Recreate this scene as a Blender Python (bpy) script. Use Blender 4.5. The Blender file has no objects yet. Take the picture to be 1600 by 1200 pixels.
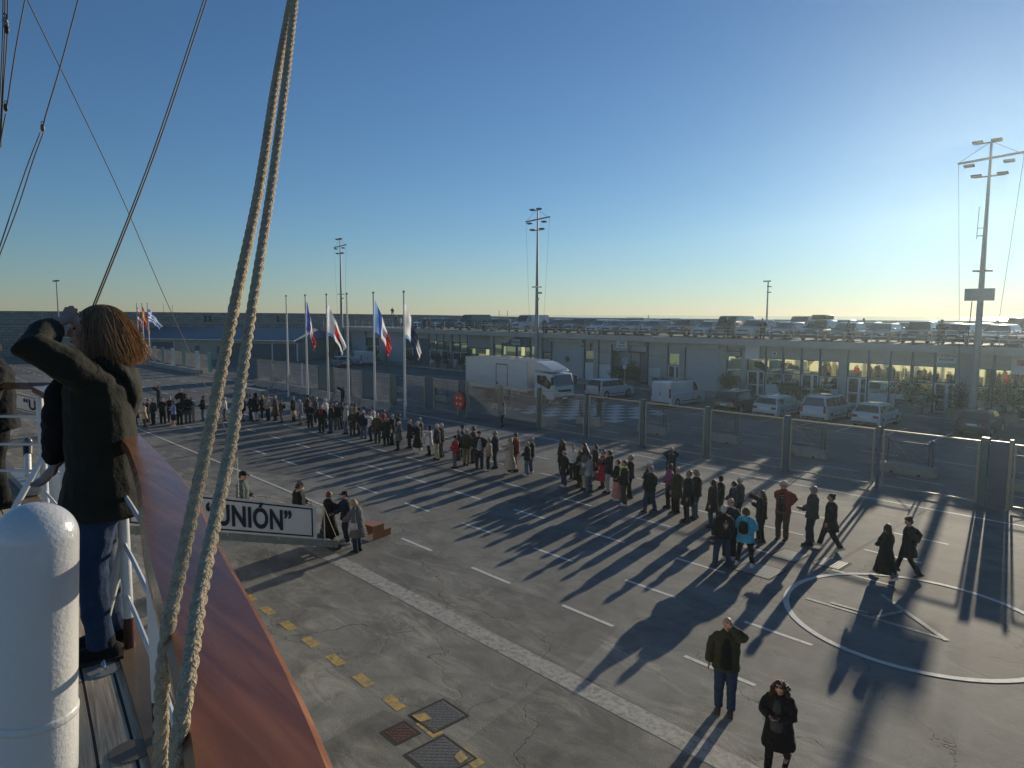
import bpy, math, random
from mathutils import Vector, Matrix, noise
import numpy as np
random.seed(7)
SC = bpy.context.scene
COL = SC.collection

# ------------------------------------------------------------------ camera, sky, sun, exposure
F = 1085.0; PITCH = math.atan(108.5 / F); ROLL = 0.0046; AZ = math.radians(43.2); EYE = 7.0
FW = Vector((-math.cos(AZ), math.sin(AZ), 0)); RT = Vector((math.sin(AZ), math.cos(AZ), 0)); UP = Vector((0, 0, 1))
F3 = FW * math.cos(PITCH) - UP * math.sin(PITCH); U3 = FW * math.sin(PITCH) + UP * math.cos(PITCH)
R3 = RT * math.cos(ROLL) + U3 * math.sin(ROLL); V3 = U3 * math.cos(ROLL) - RT * math.sin(ROLL)
cam = bpy.data.cameras.new('camera'); co = bpy.data.objects.new('camera', cam); COL.objects.link(co)
M = Matrix((R3, V3, -F3)).transposed().to_4x4(); M.translation = (0, 0, EYE); co.matrix_world = M
cam.sensor_width = 36; cam.lens = 36 * F / 1600; cam.clip_start = 0.05; cam.clip_end = 60000
SC.camera = co
SUN = Vector((-0.192, 0.959, 0.209)).normalized()
w = bpy.data.worlds.new('World'); SC.world = w; w.use_nodes = True
nt = w.node_tree; bgn = nt.nodes['Background']; sky = nt.nodes.new('ShaderNodeTexSky')
sky.sky_type = 'NISHITA'; sky.sun_disc = False; sky.sun_elevation = math.asin(SUN.z)
sky.sun_rotation = math.atan2(SUN.x, SUN.y); sky.altitude = 0; sky.air_density = 1.0; sky.dust_density = 0.03; sky.ozone_density = 5.0
nt.links.new(sky.outputs[0], bgn.inputs[0]); bgn.inputs[1].default_value = 0.095
sl = bpy.data.lights.new('sun', 'SUN'); so = bpy.data.objects.new('sun', sl); COL.objects.link(so)
sl.energy = 5.0; sl.angle = math.radians(0.55); sl.color = (1.0, 0.87, 0.66)
so.rotation_euler = SUN.to_track_quat('Z', 'Y').to_euler()
SC.view_settings.view_transform = 'Standard'; SC.view_settings.look = 'None'; SC.view_settings.exposure = 0.0
SC.view_settings.gamma = 1.0; SC.view_settings.use_curve_mapping = False
SC.render.engine = 'CYCLES'; SC.cycles.max_bounces = 6; SC.cycles.use_denoising = True

def ray(px, py): return R3 * (px - 800) + V3 * (600 - py) + F3 * F
def at(px, py, z=0.0):
    d = ray(px, py); return Vector((0, 0, EYE)) + d * ((z - EYE) / d.z)
def onY(px, py, Y):
    d = ray(px, py); return Vector((0, 0, EYE)) + d * (Y / d.y)
def onX(px, py, X):
    d = ray(px, py); return Vector((0, 0, EYE)) + d * (X / d.x)
def onD(px, py, D):
    d = ray(px, py); return Vector((0, 0, EYE)) + d * (D / d.dot(FW))

# ------------------------------------------------------------------ helpers
class MB:
    def __init__(s): s.v = []; s.f = []; s.m = []
    def add(s, vs, fs, mi=0):
        n = len(s.v); s.v += [tuple(p) for p in vs]; s.f += [tuple(i + n for i in f) for f in fs]; s.m += [mi] * len(fs); return s
    def box(s, x0, x1, y0, y1, z0, z1, mi=0, T=None):
        vs = [Vector(p) for p in ((x0,y0,z0),(x1,y0,z0),(x1,y1,z0),(x0,y1,z0),(x0,y0,z1),(x1,y0,z1),(x1,y1,z1),(x0,y1,z1))]
        if T: vs = [T @ p for p in vs]
        return s.add(vs, [(0,3,2,1),(4,5,6,7),(0,1,5,4),(1,2,6,5),(2,3,7,6),(3,0,4,7)], mi)
    def tube(s, pts, rad, n=8, mi=0, ref=None, cap=True, closed=False):
        """loft along pts; rad: scalar, list of scalars or of (a,b): a along the ref side, b across"""
        pts = [Vector(p) for p in pts]; k = len(pts)
        if not isinstance(rad, (list, tuple)): rad = [rad] * k
        base = len(s.v); u = None
        for i, p in enumerate(pts):
            t = (pts[min(i + 1, k - 1)] - pts[max(i - 1, 0)])
            t = t.normalized() if t.length > 1e-9 else Vector((0, 0, 1))
            if ref is not None: u0 = Vector(ref)
            elif u is None: u0 = Vector((1, 0, 0)) if abs(t.x) < .8 else Vector((0, 1, 0))
            else: u0 = u
            u = u0 - t * u0.dot(t)
            if u.length < 1e-6: u = t.orthogonal()
            u.normalize(); w_ = t.cross(u)
            r = rad[i]; a, b = (r if isinstance(r, (list, tuple)) else (r, r))
            for j in range(n):
                an = 2 * math.pi * j / n
                s.v.append(tuple(p + u * (a * math.cos(an)) + w_ * (b * math.sin(an))))
        for i in range(k - 1):
            for j in range(n):
                a = base + i * n + j; b = base + i * n + (j + 1) % n
                s.f.append((a, b, b + n, a + n)); s.m.append(mi)
        if cap:
            s.f.append(tuple(base + j for j in reversed(range(n)))); s.m.append(mi)
            s.f.append(tuple(base + (k - 1) * n + j for j in range(n))); s.m.append(mi)
        return s
    def ell(s, c, r, T=None, n=12, m=8, mi=0):
        c = Vector(c); vs = []; fs = []
        for i in range(m + 1):
            th = math.pi * i / m
            for j in range(n):
                ph = 2 * math.pi * j / n
                p = Vector((r[0] * math.sin(th) * math.cos(ph), r[1] * math.sin(th) * math.sin(ph), r[2] * math.cos(th)))
                if T: p = T @ p
                vs.append(c + p)
        for i in range(m):
            for j in range(n):
                fs.append((i * n + j, (i + 1) * n + j, (i + 1) * n + (j + 1) % n, i * n + (j + 1) % n))
        return s.add(vs, fs, mi)
    def lathe(s, prof, n=16, T=None, mi=0, c=(0, 0, 0)):
        c = Vector(c); vs = []; fs = []; k = len(prof)
        for r, z in prof:
            for j in range(n):
                a = 2 * math.pi * j / n; p = Vector((r * math.cos(a), r * math.sin(a), z))
                if T: p = T @ p
                vs.append(c + p)
        for i in range(k - 1):
            for j in range(n): fs.append((i * n + j, i * n + (j + 1) % n, (i + 1) * n + (j + 1) % n, (i + 1) * n + j))
        fs.append(tuple(reversed(range(n)))); fs.append(tuple((k - 1) * n + j for j in range(n)))
        return s.add(vs, fs, mi)
    def prism(s, poly, y0, y1, mi=0, T=None, axis='y'):
        """poly of (x,z) extruded in y"""
        n = len(poly); vs = []
        for y in (y0, y1):
            for a, b in poly:
                p = Vector((a, y, b)) if axis == 'y' else (Vector((y, a, b)) if axis == 'x' else Vector((a, b, y)))
                vs.append(T @ p if T else p)
        fs = [tuple(range(n)), tuple(reversed(range(n, 2 * n)))] + [(i, n + i, n + (i + 1) % n, (i + 1) % n) for i in range(n)]
        return s.add(vs, fs, mi)
    def xf(s, T): s.v = [tuple(T @ Vector(p)) for p in s.v]; return s
    def build(s, name, mat, parent=None, smooth=False, loc=None, recalc=True):
        me = bpy.data.meshes.new(name); me.from_pydata(s.v, [], s.f)
        mats = mat if isinstance(mat, (list, tuple)) else [mat]
        for q in mats: me.materials.append(q)
        if len(mats) > 1: me.polygons.foreach_set('material_index', s.m)
        me.update()
        if recalc:
            import bmesh
            bm = bmesh.new(); bm.from_mesh(me); bmesh.ops.recalc_face_normals(bm, faces=bm.faces); bm.to_mesh(me); bm.free()
        if smooth:
            me.polygons.foreach_set('use_smooth', [True] * len(me.polygons))
            if smooth != 2: me.set_sharp_from_angle(angle=math.radians(40))
        o = bpy.data.objects.new(name, me); COL.objects.link(o)
        if parent is not None: o.parent = parent
        if loc is not None: o.location = loc
        return o

def tag(o, label=None, cat=None, group=None, kind=None):
    if label: o['label'] = label
    if cat: o['category'] = cat
    if group: o['group'] = group
    if kind: o['kind'] = kind
    return o
def thing(name, label, cat, loc=(0, 0, 0), rz=0.0, group=None):
    o = bpy.data.objects.new(name, None); COL.objects.link(o); o.empty_display_size = .2
    o.location = loc; o.rotation_euler = (0, 0, rz); return tag(o, label, cat, group)
def copy_tree(o, parent=None):
    c = o.copy(); COL.objects.link(c); c.parent = parent
    for ch in KIDS.get(o.name, []) or [q for q in o.children]: copy_tree(ch, c)
    return c
KIDS = {}
def bevel(o, w_=.02, seg=2, ang=35):
    m = o.modifiers.new('bevel', 'BEVEL'); m.width = w_; m.segments = seg; m.limit_method = 'ANGLE'; m.angle_limit = math.radians(ang); return o

# ------------------------------------------------------------------ materials
MATS = {}
def mat(name, col=(.5, .5, .5), rough=.6, metal=0.0, spec=.5, coat=0.0, ior=1.45, var=0.0, vscale=6.0, bump=0.0, bscale=40.0, trans=0.0, sheen=0.0):
    if name in MATS: return MATS[name]
    m = bpy.data.materials.new(name); m.use_nodes = True; n = m.node_tree; p = n.nodes['Principled BSDF']
    p.inputs['Base Color'].default_value = (*col, 1); p.inputs['Roughness'].default_value = rough
    p.inputs['Metallic'].default_value = metal; p.inputs['Specular IOR Level'].default_value = spec
    p.inputs['Coat Weight'].default_value = coat; p.inputs['Coat Roughness'].default_value = .08; p.inputs['IOR'].default_value = ior
    if sheen: p.inputs['Sheen Weight'].default_value = sheen; p.inputs['Sheen Roughness'].default_value = .4
    tc = None
    if var or bump: tc = n.nodes.new('ShaderNodeTexCoord')
    if var:
        nz = n.nodes.new('ShaderNodeTexNoise'); nz.inputs['Scale'].default_value = vscale; nz.inputs['Detail'].default_value = 5; nz.inputs['Roughness'].default_value = .65
        n.links.new(tc.outputs['Object'], nz.inputs['Vector'])
        mp = n.nodes.new('ShaderNodeMapRange'); mp.inputs[1].default_value = .3; mp.inputs[2].default_value = .7; mp.inputs[3].default_value = 1 - var; mp.inputs[4].default_value = 1 + var
        n.links.new(nz.outputs[0], mp.inputs[0])
        vm = n.nodes.new('ShaderNodeVectorMath'); vm.operation = 'SCALE'; vm.inputs[0].default_value = col
        n.links.new(mp.outputs[0], vm.inputs['Scale']); n.links.new(vm.outputs[0], p.inputs['Base Color'])
    if bump:
        nb = n.nodes.new('ShaderNodeTexNoise'); nb.inputs['Scale'].default_value = bscale; nb.inputs['Detail'].default_value = 4
        n.links.new(tc.outputs['Object'], nb.inputs['Vector'])
        b = n.nodes.new('ShaderNodeBump'); b.inputs['Strength'].default_value = bump; b.inputs['Distance'].default_value = .02
        n.links.new(nb.outputs[0], b.inputs['Height']); n.links.new(b.outputs[0], p.inputs['Normal'])
    if trans:
        tr = n.nodes.new('ShaderNodeBsdfTranslucent'); tr.inputs[0].default_value = (*[min(1, c * 1.6) for c in col], 1)
        mx = n.nodes.new('ShaderNodeMixShader'); mx.inputs[0].default_value = trans
        n.links.new(p.outputs[0], mx.inputs[1]); n.links.new(tr.outputs[0], mx.inputs[2]); n.links.new(mx.outputs[0], n.nodes['Material Output'].inputs[0])
    MATS[name] = m; return m
def cloth(c, sheen=.25):
    key = 'cloth_%.3f_%.3f_%.3f' % c
    return mat(key, c, .85, spec=.2, var=.18, vscale=9, bump=.22, bscale=70, sheen=sheen * .3)

white_paint = mat('white_paint', (.72, .72, .70), .35, coat=.3, var=.05, vscale=3)
ship_white = mat('ship_white', (.74, .73, .70), .28, coat=.5, bump=.14, bscale=90, var=.04)
steel_dark = mat('steel_dark', (.03, .033, .037), .6, .0, var=.2)
steel_grey = mat('steel_grey', (.25, .26, .27), .5, .4, var=.15)
galv = mat('galvanised', (.42, .43, .43), .45, .6, var=.15)
rubber = mat('rubber', (.02, .02, .02), .85)
black_plastic = mat('black_plastic', (.02, .02, .022), .5)
concrete = mat('concrete', (.30, .29, .26), .9, var=.25, vscale=2.5, bump=.4, bscale=18)
skin_m = mat('skin', (.42, .24, .17), .55, spec=.4, var=.08, vscale=14)
skin_dark = mat('skin_tanned', (.30, .165, .115), .55, spec=.4, var=.08, vscale=14)
eye_m = mat('eye', (.02, .015, .012), .2)
lip_m = mat('lip', (.32, .12, .10), .5)
rope_m = mat('rope_fibre', (.62, .50, .33), .9, spec=.15, var=.22, vscale=30, bump=.9, bscale=160, sheen=.2)
rigging = mat('rigging', (.13, .11, .085), .8, var=.2)
wood_block = mat('wood_block', (.20, .11, .05), .5, var=.3, vscale=12)
glass_b = mat('terminal_glass', (.02, .025, .028), .02, spec=1.0, ior=3.6); glass_b.node_tree.nodes['Principled BSDF'].inputs['Specular Tint'].default_value = (.92, .95, .62, 1)
glass_c = mat('car_glass', (.012, .015, .018), .04, ior=1.7, coat=.4)
chrome = mat('chrome', (.6, .6, .6), .15, 1.0)
lamp_glass = mat('lamp_lens', (.6, .6, .58), .1, coat=1)
red_lens = mat('red_lens', (.25, .01, .01), .2, coat=1)
plate_m = mat('number_plate', (.65, .65, .62), .5)
phone_m = mat('phone_body', (.02, .02, .03), .15)
# ------------------------------------------------------------------ ground
def asphalt():
    m = bpy.data.materials.new('quay_asphalt'); m.use_nodes = True; n = m.node_tree; L = n.links.new
    p = n.nodes['Principled BSDF']; g = n.nodes.new('ShaderNodeNewGeometry')
    def noi(sc, det=6, rough=.6, src=None, dist=0):
        q = n.nodes.new('ShaderNodeTexNoise'); q.inputs['Scale'].default_value = sc; q.inputs['Detail'].default_value = det; q.inputs['Roughness'].default_value = rough
        q.inputs['Distortion'].default_value = dist; L((src or g.outputs['Position']), q.inputs['Vector']); return q.outputs[0]
    def mr(s, a, b, c=0.0, d=1.0):
        q = n.nodes.new('ShaderNodeMapRange'); q.clamp = True
        for i, v in enumerate((a, b, c, d)): q.inputs[i + 1].default_value = v
        L(s, q.inputs[0]); return q.outputs[0]
    def mix(f, a, b, bt='MIX'):
        q = n.nodes.new('ShaderNodeMix'); q.data_type = 'RGBA'; q.blend_type = bt
        for s, i in ((f, 0), (a, 6), (b, 7)):
            if hasattr(s, 'links') or not isinstance(s, (tuple, float, int)): L(s, q.inputs[i])
            else: q.inputs[i].default_value = s
        return q.outputs[2]
    def ma(op, a, b=0.0):
        q = n.nodes.new('ShaderNodeMath'); q.operation = op
        for s, i in ((a, 0), (b, 1)):
            if isinstance(s, (float, int)): q.inputs[i].default_value = s
            else: L(s, q.inputs[i])
        return q.outputs[0]
    sep = n.nodes.new('ShaderNodeSeparateXYZ'); L(g.outputs['Position'], sep.inputs[0]); Y = sep.outputs[1]; X = sep.outputs[0]
    near = ma('ADD', Y, ma('MULTIPLY', mr(noi(.25, 3), .3, .7, -1, 1), 1.2))
    near = mr(near, 13.2, 10.5)          # the old concrete apron along the quay edge
    base = mix(near, (.122, .125, .120, 1), (.166, .166, .152, 1))
    big = mr(noi(.12, 5, .62), .36, .66); base = mix(ma('MULTIPLY', big, .75), base, (.20, .195, .17, 1))
    med = mr(noi(.9, 7, .66, dist=.6), .42, .68); base = mix(ma('MULTIPLY', med, .75), base, (.066, .064, .056, 1))
    # pale scuffs
    st = n.nodes.new('ShaderNodeMapping'); st.inputs['Scale'].default_value = (.55, 1.5, 1); st.inputs['Rotation'].default_value = (0, 0, .5); L(g.outputs['Position'], st.inputs[0])
    sc = mr(noi(1.1, 9, .74, st.outputs[0], .9), .47, .66); sc = ma('MULTIPLY', sc, mr(noi(.35, 3), .36, .54))
    base = mix(ma('MULTIPLY', sc, ma('ADD', ma('MULTIPLY', near, .66), .22)), base, (.36, .34, .29, 1))
    slab = n.nodes.new('ShaderNodeTexVoronoi'); slab.inputs['Scale'].default_value = .22; L(st.outputs[0], slab.inputs['Vector']); sl2 = mr(slab.outputs['Color'], .2, .8, .78, 1.16); svv = n.nodes.new('ShaderNodeVectorMath'); svv.operation = 'SCALE'; L(base, svv.inputs[0]); L(sl2, svv.inputs['Scale']); base = svv.outputs[0]
    rust = ma('MULTIPLY', mr(noi(.5, 5, .7), .68, .74), mr(noi(5, 4), .45, .6)); base = mix(ma('MULTIPLY', rust, .6), base, (.22, .12, .045, 1))
    # aggregate
    agg = mr(noi(48, 3, .9), .33, .67, .48, 1.6); sv = n.nodes.new('ShaderNodeVectorMath'); sv.operation = 'SCALE'; L(base, sv.inputs[0]); L(agg, sv.inputs['Scale'])
    base = sv.outputs[0]
    # cracks: warped voronoi edges, kept only in places
    wv = n.nodes.new('ShaderNodeVectorMath'); wv.operation = 'ADD'; nz = n.nodes.new('ShaderNodeTexNoise'); nz.inputs['Scale'].default_value = 1.3; nz.inputs['Detail'].default_value = 6
    L(g.outputs['Position'], nz.inputs['Vector']); L(g.outputs['Position'], wv.inputs[0])
    s2 = n.nodes.new('ShaderNodeVectorMath'); s2.operation = 'SCALE'; s2.inputs['Scale'].default_value = 1.6; L(nz.outputs['Color'], s2.inputs[0]); L(s2.outputs[0], wv.inputs[1])
    def crack(scale, w0):
        vo = n.nodes.new('ShaderNodeTexVoronoi'); vo.feature = 'DISTANCE_TO_EDGE'; vo.voronoi_dimensions = '2D'; vo.inputs['Scale'].default_value = scale; L(wv.outputs[0], vo.inputs['Vector'])
        return mr(vo.outputs['Distance'], w0 * .3, w0, 1, 0)
    ck = ma('MULTIPLY', crack(.16, .0032), mr(noi(.3, 3), .40, .52)); ck2 = ma('MULTIPLY', crack(.5, .008), mr(noi(.22, 2), .55, .62))
    ckk = ma('MAXIMUM', ck, ck2); base = mix(ma('MULTIPLY', ckk, .8), base, (.02, .02, .018, 1))
    L(base, p.inputs['Base Color']); p.inputs['Roughness'].default_value = .78; p.inputs['Specular IOR Level'].default_value = .35
    h = ma('SUBTRACT', ma('ADD', ma('MULTIPLY', noi(60, 4, .7), .6), ma('MULTIPLY', noi(6, 4), .5)), ma('MULTIPLY', ckk, 1.5))
    b = n.nodes.new('ShaderNodeBump'); b.inputs['Strength'].default_value = .55; b.inputs['Distance'].default_value = .012; L(h, b.inputs['Height']); L(b.outputs[0], p.inputs['Normal'])
    return m
asphalt_m = asphalt()
QE = 2.4
g = MB().add([(-900, QE, 0), (500, QE, 0), (500, 84, 0), (-900, 84, 0)], [(0, 1, 2, 3)])
tag(g.build('ground', asphalt_m, recalc=False), kind='structure')
q = MB().box(-900, 500, QE - .5, QE - .003, -3, .02); tag(q.build('quay_wall', concrete), kind='structure')
water = mat('sea_water', (.012, .03, .04), .06, ior=1.33)
s = MB().add([(-20000, -900, -2.2), (20000, -900, -2.2), (20000, 40000, -2.2), (-20000, 40000, -2.2)], [(0, 1, 2, 3)])
tag(s.build('water', water, recalc=False), kind='structure')

def paint(name, col, wear):
    m = bpy.data.materials.new(name); m.use_nodes = True; n = m.node_tree; L = n.links.new; p = n.nodes['Principled BSDF']
    g = n.nodes.new('ShaderNodeNewGeometry'); nz = n.nodes.new('ShaderNodeTexNoise'); nz.inputs['Scale'].default_value = 7; nz.inputs['Detail'].default_value = 9; nz.inputs['Roughness'].default_value = .75
    L(g.outputs['Position'], nz.inputs['Vector']); r = n.nodes.new('ShaderNodeMapRange'); r.inputs[1].default_value = wear - .09; r.inputs[2].default_value = wear + .09; L(nz.outputs[0], r.inputs[0])
    mx = n.nodes.new('ShaderNodeMix'); mx.data_type = 'RGBA'; mx.inputs[6].default_value = (*col, 1); mx.inputs[7].default_value = (.15, .145, .13, 1); L(r.outputs[0], mx.inputs[0]); L(mx.outputs[2], p.inputs['Base Color'])
    p.inputs['Roughness'].default_value = .7; return m
wp = paint('road_paint_white', (.58, .57, .52), .62); wp2 = paint('road_paint_worn', (.36, .35, .31), .54); yp = paint('road_paint_yellow', (.46, .31, .06), .53)
ZP = .004
def strip(mb, a, b, w_, z=ZP):
    a = Vector((a[0], a[1], z)); b = Vector((b[0], b[1], z)); d = (b - a).normalized(); n_ = Vector((-d.y, d.x, 0)) * w_ / 2
    mb.add([a - n_, b - n_, b + n_, a + n_], [(0, 1, 2, 3)])
mk = MB(); mkb = MB(); mky = MB()
for r in range(6):
    Y = 12.0 + 2.42 * r
    for k in range(-28, 4):
        x0 = -17.8 + 3.42 * k + (.03 if r % 2 else 0)
        if math.hypot(x0 + .8 + 4.85, Y - 17.5) < 2.7 and r != 3: continue
        strip(mk, (x0, Y), (x0 + 1.56, Y), .11)
for r in range(3):
    for k in range(-26, 6): strip(mk, (-17 + 3.4 * k, 32.6 + 5.2 * r + (k % 3) * .05), (-15.2 + 3.4 * k, 32.6 + 5.2 * r), .10)
for k in range(-30, 6): strip(mk, (-17 + 2.5 * k, 43.2), (-17 + 2.5 * k, 47.8), .09)
strip(mk, (-110, 28.12), (10, 28.12), .13); strip(mkb, (-110, 30.75), (10, 30.75), .10); strip(mk, (-110, 12.0), (-21.5, 12.0), .10, .0075)
strip(mkb, (-19.6, 9.55), (12, 9.5), .5)
for k in range(-22, 8): strip(mky, (-15.72 + 1.065 * k, 6.64), (-15.2 + 1.065 * k, 6.62), .22)
cc = (-4.9, 17.5)
N = 72
for i in range(N):
    a0 = 2 * math.pi * i / N; a1 = 2 * math.pi * (i + 1) / N
    v = [(cc[0] + r * math.cos(a), cc[1] + r * math.sin(a), .0115) for a, r in ((a0, 2.72), (a1, 2.72), (a1, 2.86), (a0, 2.86))]
    mk.add(v, [(0, 1, 2, 3)])
strip(mkb, (-7.12, 16.78), (-4.15, 16.83), .11, .008); strip(mkb, (-5.95, 18.42), (-4.05, 16.78), .12, .0115); strip(mkb, (-5.6, 16.72), (-5.2, 17.78), .11, .0155); strip(mkb, (-6.6, 16.95), (-5.75, 16.98), .10, .0165)
# checkerboard crossing beyond the fence
for i in range(10):
    for j in range(7):
        if (i + j) % 2 == 0:
            x = -37.6 + i * .95; y = 34.3 + j * 1.25; mk.add([(x, y, ZP), (x + .95, y, ZP), (x + .95, y + 1.25, ZP), (x, y + 1.25, ZP)], [(0, 1, 2, 3)])
tag(mk.build('road_markings', wp, recalc=False), kind='structure'); tag(mkb.build('road_line', wp2, recalc=False), kind='structure'); tag(mky.build('road_dashes', yp, recalc=False), kind='structure')

# covers and grates in the ground
iron = mat('cast_iron', (.20, .19, .165), .5, .5, var=.3, vscale=20); rusty = mat('rusty_iron', (.11, .06, .045), .7, .2, var=.35, vscale=15)
def cover(name, x, y, w_, d, m, label, rz=0.0):
    t = thing(name, label, 'manhole cover', (x, y, 0), rz)
    f = MB()
    for a in ((-w_/2-.04, -w_/2, -d/2-.04, d/2+.04), (w_/2, w_/2+.04, -d/2-.04, d/2+.04), (-w_/2, w_/2, -d/2-.04, -d/2), (-w_/2, w_/2, d/2, d/2+.04)): f.box(a[0], a[1], a[2], a[3], .002, .006)
    f.build('cover_frame', rubber, t)
    if name == 'drain_grate':
        MB().box(-w_/2+.01, w_/2-.01, -d/2+.01, d/2-.01, .0005, .003).build('grate_pit', rubber, t); g_ = MB()
        for i in range(int(w_ / .07)): g_.box(-w_/2 + .03 + i * .07, -w_/2 + .062 + i * .07, -d/2 + .015, d/2 - .015, .003, .012)
        g_.build('grate_bars', m, t); return t
    p_ = MB().box(-w_/2+.01, w_/2-.01, -d/2+.01, d/2-.01, .0005, .005)
    nx = int(w_ / .055); ny = int(d / .055)
    for i in range(nx):
        for j in range(ny):
            x_ = -w_/2 + .04 + i * .055; y_ = -d/2 + .04 + j * .055
            s_ = 1 if (i + j) % 2 else -1
            p_.box(-.02, .02, -.006, .006, .005, .011, T=Matrix.Translation((x_, y_, 0)) @ Matrix.Rotation(s_ * .78, 4, 'Z'))
    p_.build('cover_plate', m, t)
    if w_ > .6 and y < 8: MB().add([(-.30, -.36, .012), (-.05, -.36, .012), (.02, -.16, .012), (-.22, -.14, .012)] if y > 6.6 else [(.10, .34, .012), (.34, .30, .012), (.36, .12, .012), (.16, .16, .012)], [(0, 1, 2, 3)]).build('paint_patch', yp, t, recalc=False)
    return t
cover('manhole_cover', -9.27, 6.98, .68, .70, iron, 'large grey checkered steel cover crossed by the yellow dashes, farther of the pair')
cover('manhole_cover', -8.34, 6.30, .80, .74, iron, 'large grey checkered steel cover nearest the bottom of the photo')
cover('manhole_cover', -9.30, 6.20, .42, .42, rusty, 'small rusty brown square cover beside the yellow dashes')
cover('drain_grate', -8.85, 17.75, 1.0, .95, galv, 'steel floor grate beside the person in the cyan jacket')
cover('drain_grate', -8.82, 19.5, .75, .9, galv, 'steel floor grate at the feet of the person in the red jacket')
cover('drain_grate', -7.72, 19.75, .75, .75, galv, 'steel floor grate nearest the painted circle')

# ------------------------------------------------------------------ breakwater wall behind everything
def stone():
    m = bpy.data.materials.new('old_stone'); m.use_nodes = True; n = m.node_tree; L = n.links.new; p = n.nodes['Principled BSDF']
    g = n.nodes.new('ShaderNodeTexCoord'); br = n.nodes.new('ShaderNodeTexBrick'); br.inputs['Scale'].default_value = 1
    br.inputs['Color1'].default_value = (.27, .24, .20, 1); br.inputs['Color2'].default_value = (.18, .16, .135, 1); br.inputs['Mortar'].default_value = (.06, .055, .05, 1)
    br.inputs['Mortar Size'].default_value = .025; br.inputs['Brick Width'].default_value = 1.1; br.inputs['Row Height'].default_value = .42
    L(g.outputs['UV'], br.inputs[0]); nz = n.nodes.new('ShaderNodeTexNoise'); nz.inputs['Scale'].default_value = .8; nz.inputs['Detail'].default_value = 8; L(g.outputs['UV'], nz.inputs['Vector'])
    mx = n.nodes.new('ShaderNodeMix'); mx.data_type = 'RGBA'; mx.blend_type = 'MULTIPLY'; mx.inputs[0].default_value = .6; L(br.outputs[0], mx.inputs[6]); L(nz.outputs[0], mx.inputs[7])
    sv = n.nodes.new('ShaderNodeVectorMath'); sv.operation = 'SCALE'; sv.inputs['Scale'].default_value = 1.8; L(mx.outputs[2], sv.inputs[0]); L(sv.outputs[0], p.inputs['Base Color']); p.inputs['Roughness'].default_value = .95
    return m
stone_m = stone()
PW = [(-175, -60), (-150, -8), (-131.5, 22), (-121, 40), (-112, 56), (-98, 70), (-80, 77), (-50, 78.5), (60, 78.5)]
ZT = [7.15, 7.2, 7.2, 7.12, 7.05, 6.85, 6.62, 6.55, 6.58]
def wallstrip(name, pts, z0s, z1s, th, label, m, parent=None):
    me = MB(); uv = []; dist = 0; k = len(pts); nrm = []
    for i in range(k):
        a = Vector((*pts[max(i-1,0)], 0)); b = Vector((*pts[min(i+1,k-1)], 0)); d = (b - a).normalized(); nrm.append(Vector((-d.y, d.x, 0)))
    ds = [0]
    for i in range(1, k): ds.append(ds[-1] + (Vector(pts[i]) - Vector(pts[i-1])).length)
    vs = []
    for i in range(k):
        p0 = Vector((*pts[i], 0)); q0 = p0 + nrm[i] * th
        vs += [(p0.x, p0.y, z0s[i]), (p0.x, p0.y, z1s[i]), (q0.x, q0.y, z1s[i]), (q0.x, q0.y, z0s[i])]
    fs = []; uvs = []
    for i in range(k - 1):
        a = i * 4; b = a + 4
        for c0, c1 in ((0, 1), (1, 2), (2, 3)):
            fs.append((a + c0, b + c0, b + c1, a + c1))
            h = [(z0s[i], z0s[i+1]), (z1s[i], z1s[i+1]), (z1s[i] + th, z1s[i+1] + th), (z0s[i], z0s[i+1])]
            uvs += [(ds[i], h[c0][0]), (ds[i+1], h[c0][1]), (ds[i+1], h[c1][1]), (ds[i], h[c1][0])]
    fs += [(0, 1, 2, 3), (4*k-4, 4*k-1, 4*k-2, 4*k-3)]; uvs += [(0, 0)] * 8
    o = me.add(vs, fs).build(name, m, parent, recalc=False); ul = o.data.uv_layers.new(name='UVMap')
    for i, u in enumerate(uvs): ul.data[i].uv = u
    return o
wt = thing('breakwater_wall', 'long dark stone breakwater wall with a raised walkway behind the port buildings', 'wall')
wallstrip('stone_face', PW, [0]*9, [5.25]*9, 4.0, '', stone_m, wt)
PB = [(a - 2.6 if i < 5 else a - .5, b + 1.6 if i < 5 else b + 2.6) for i, (a, b) in enumerate(PW)]
wallstrip('parapet', PB, [5.26]*9, ZT, .9, '', stone_m, wt)
cop = wallstrip('coping', [(a + .12, b - .12) for a, b in PW], [5.27]*9, [5.5]*9, .5, '', concrete, wt)

# ------------------------------------------------------------------ warehouse with blue roof
blue_roof = mat('blue_metal_roof', (.05, .095, .155), .5, .1, var=.12, bump=.0)
cream = mat('cream_render', (.36, .34, .29), .85, var=.12, vscale=1.2)
shut_m = mat('shutter_grey', (.42, .43, .43), .5, .1, var=.06); shut_d = mat('shutter_dark', (.10, .12, .14), .55, .1, var=.1)
blue_steel = mat('blue_steel', (.03, .075, .15), .45, .2, var=.15); frame_w = mat('white_frame', (.60, .61, .60), .4, var=.05)
panel_m = mat('grey_panel', (.38, .37, .34), .6, var=.10, vscale=1.5); dark_in = mat('dark_interior', (.03, .03, .03), .9)
wh = thing('warehouse', 'long cream warehouse with sloping blue metal roof left of the terminal', 'building')
A = Vector((-133, 22.0, 0)); B = Vector((-95.6, 46.4, 0)); ax = (B - A).normalized(); nx = Vector((-ax.y, ax.x, 0)); LW = (B - A).length
TW = Matrix((ax, nx, Vector((0, 0, 1)))).transposed().to_4x4(); TW.translation = A
MB().box(0, LW, 0, 12, 0, 3.05, T=TW).build('wall', cream, wh)
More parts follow.
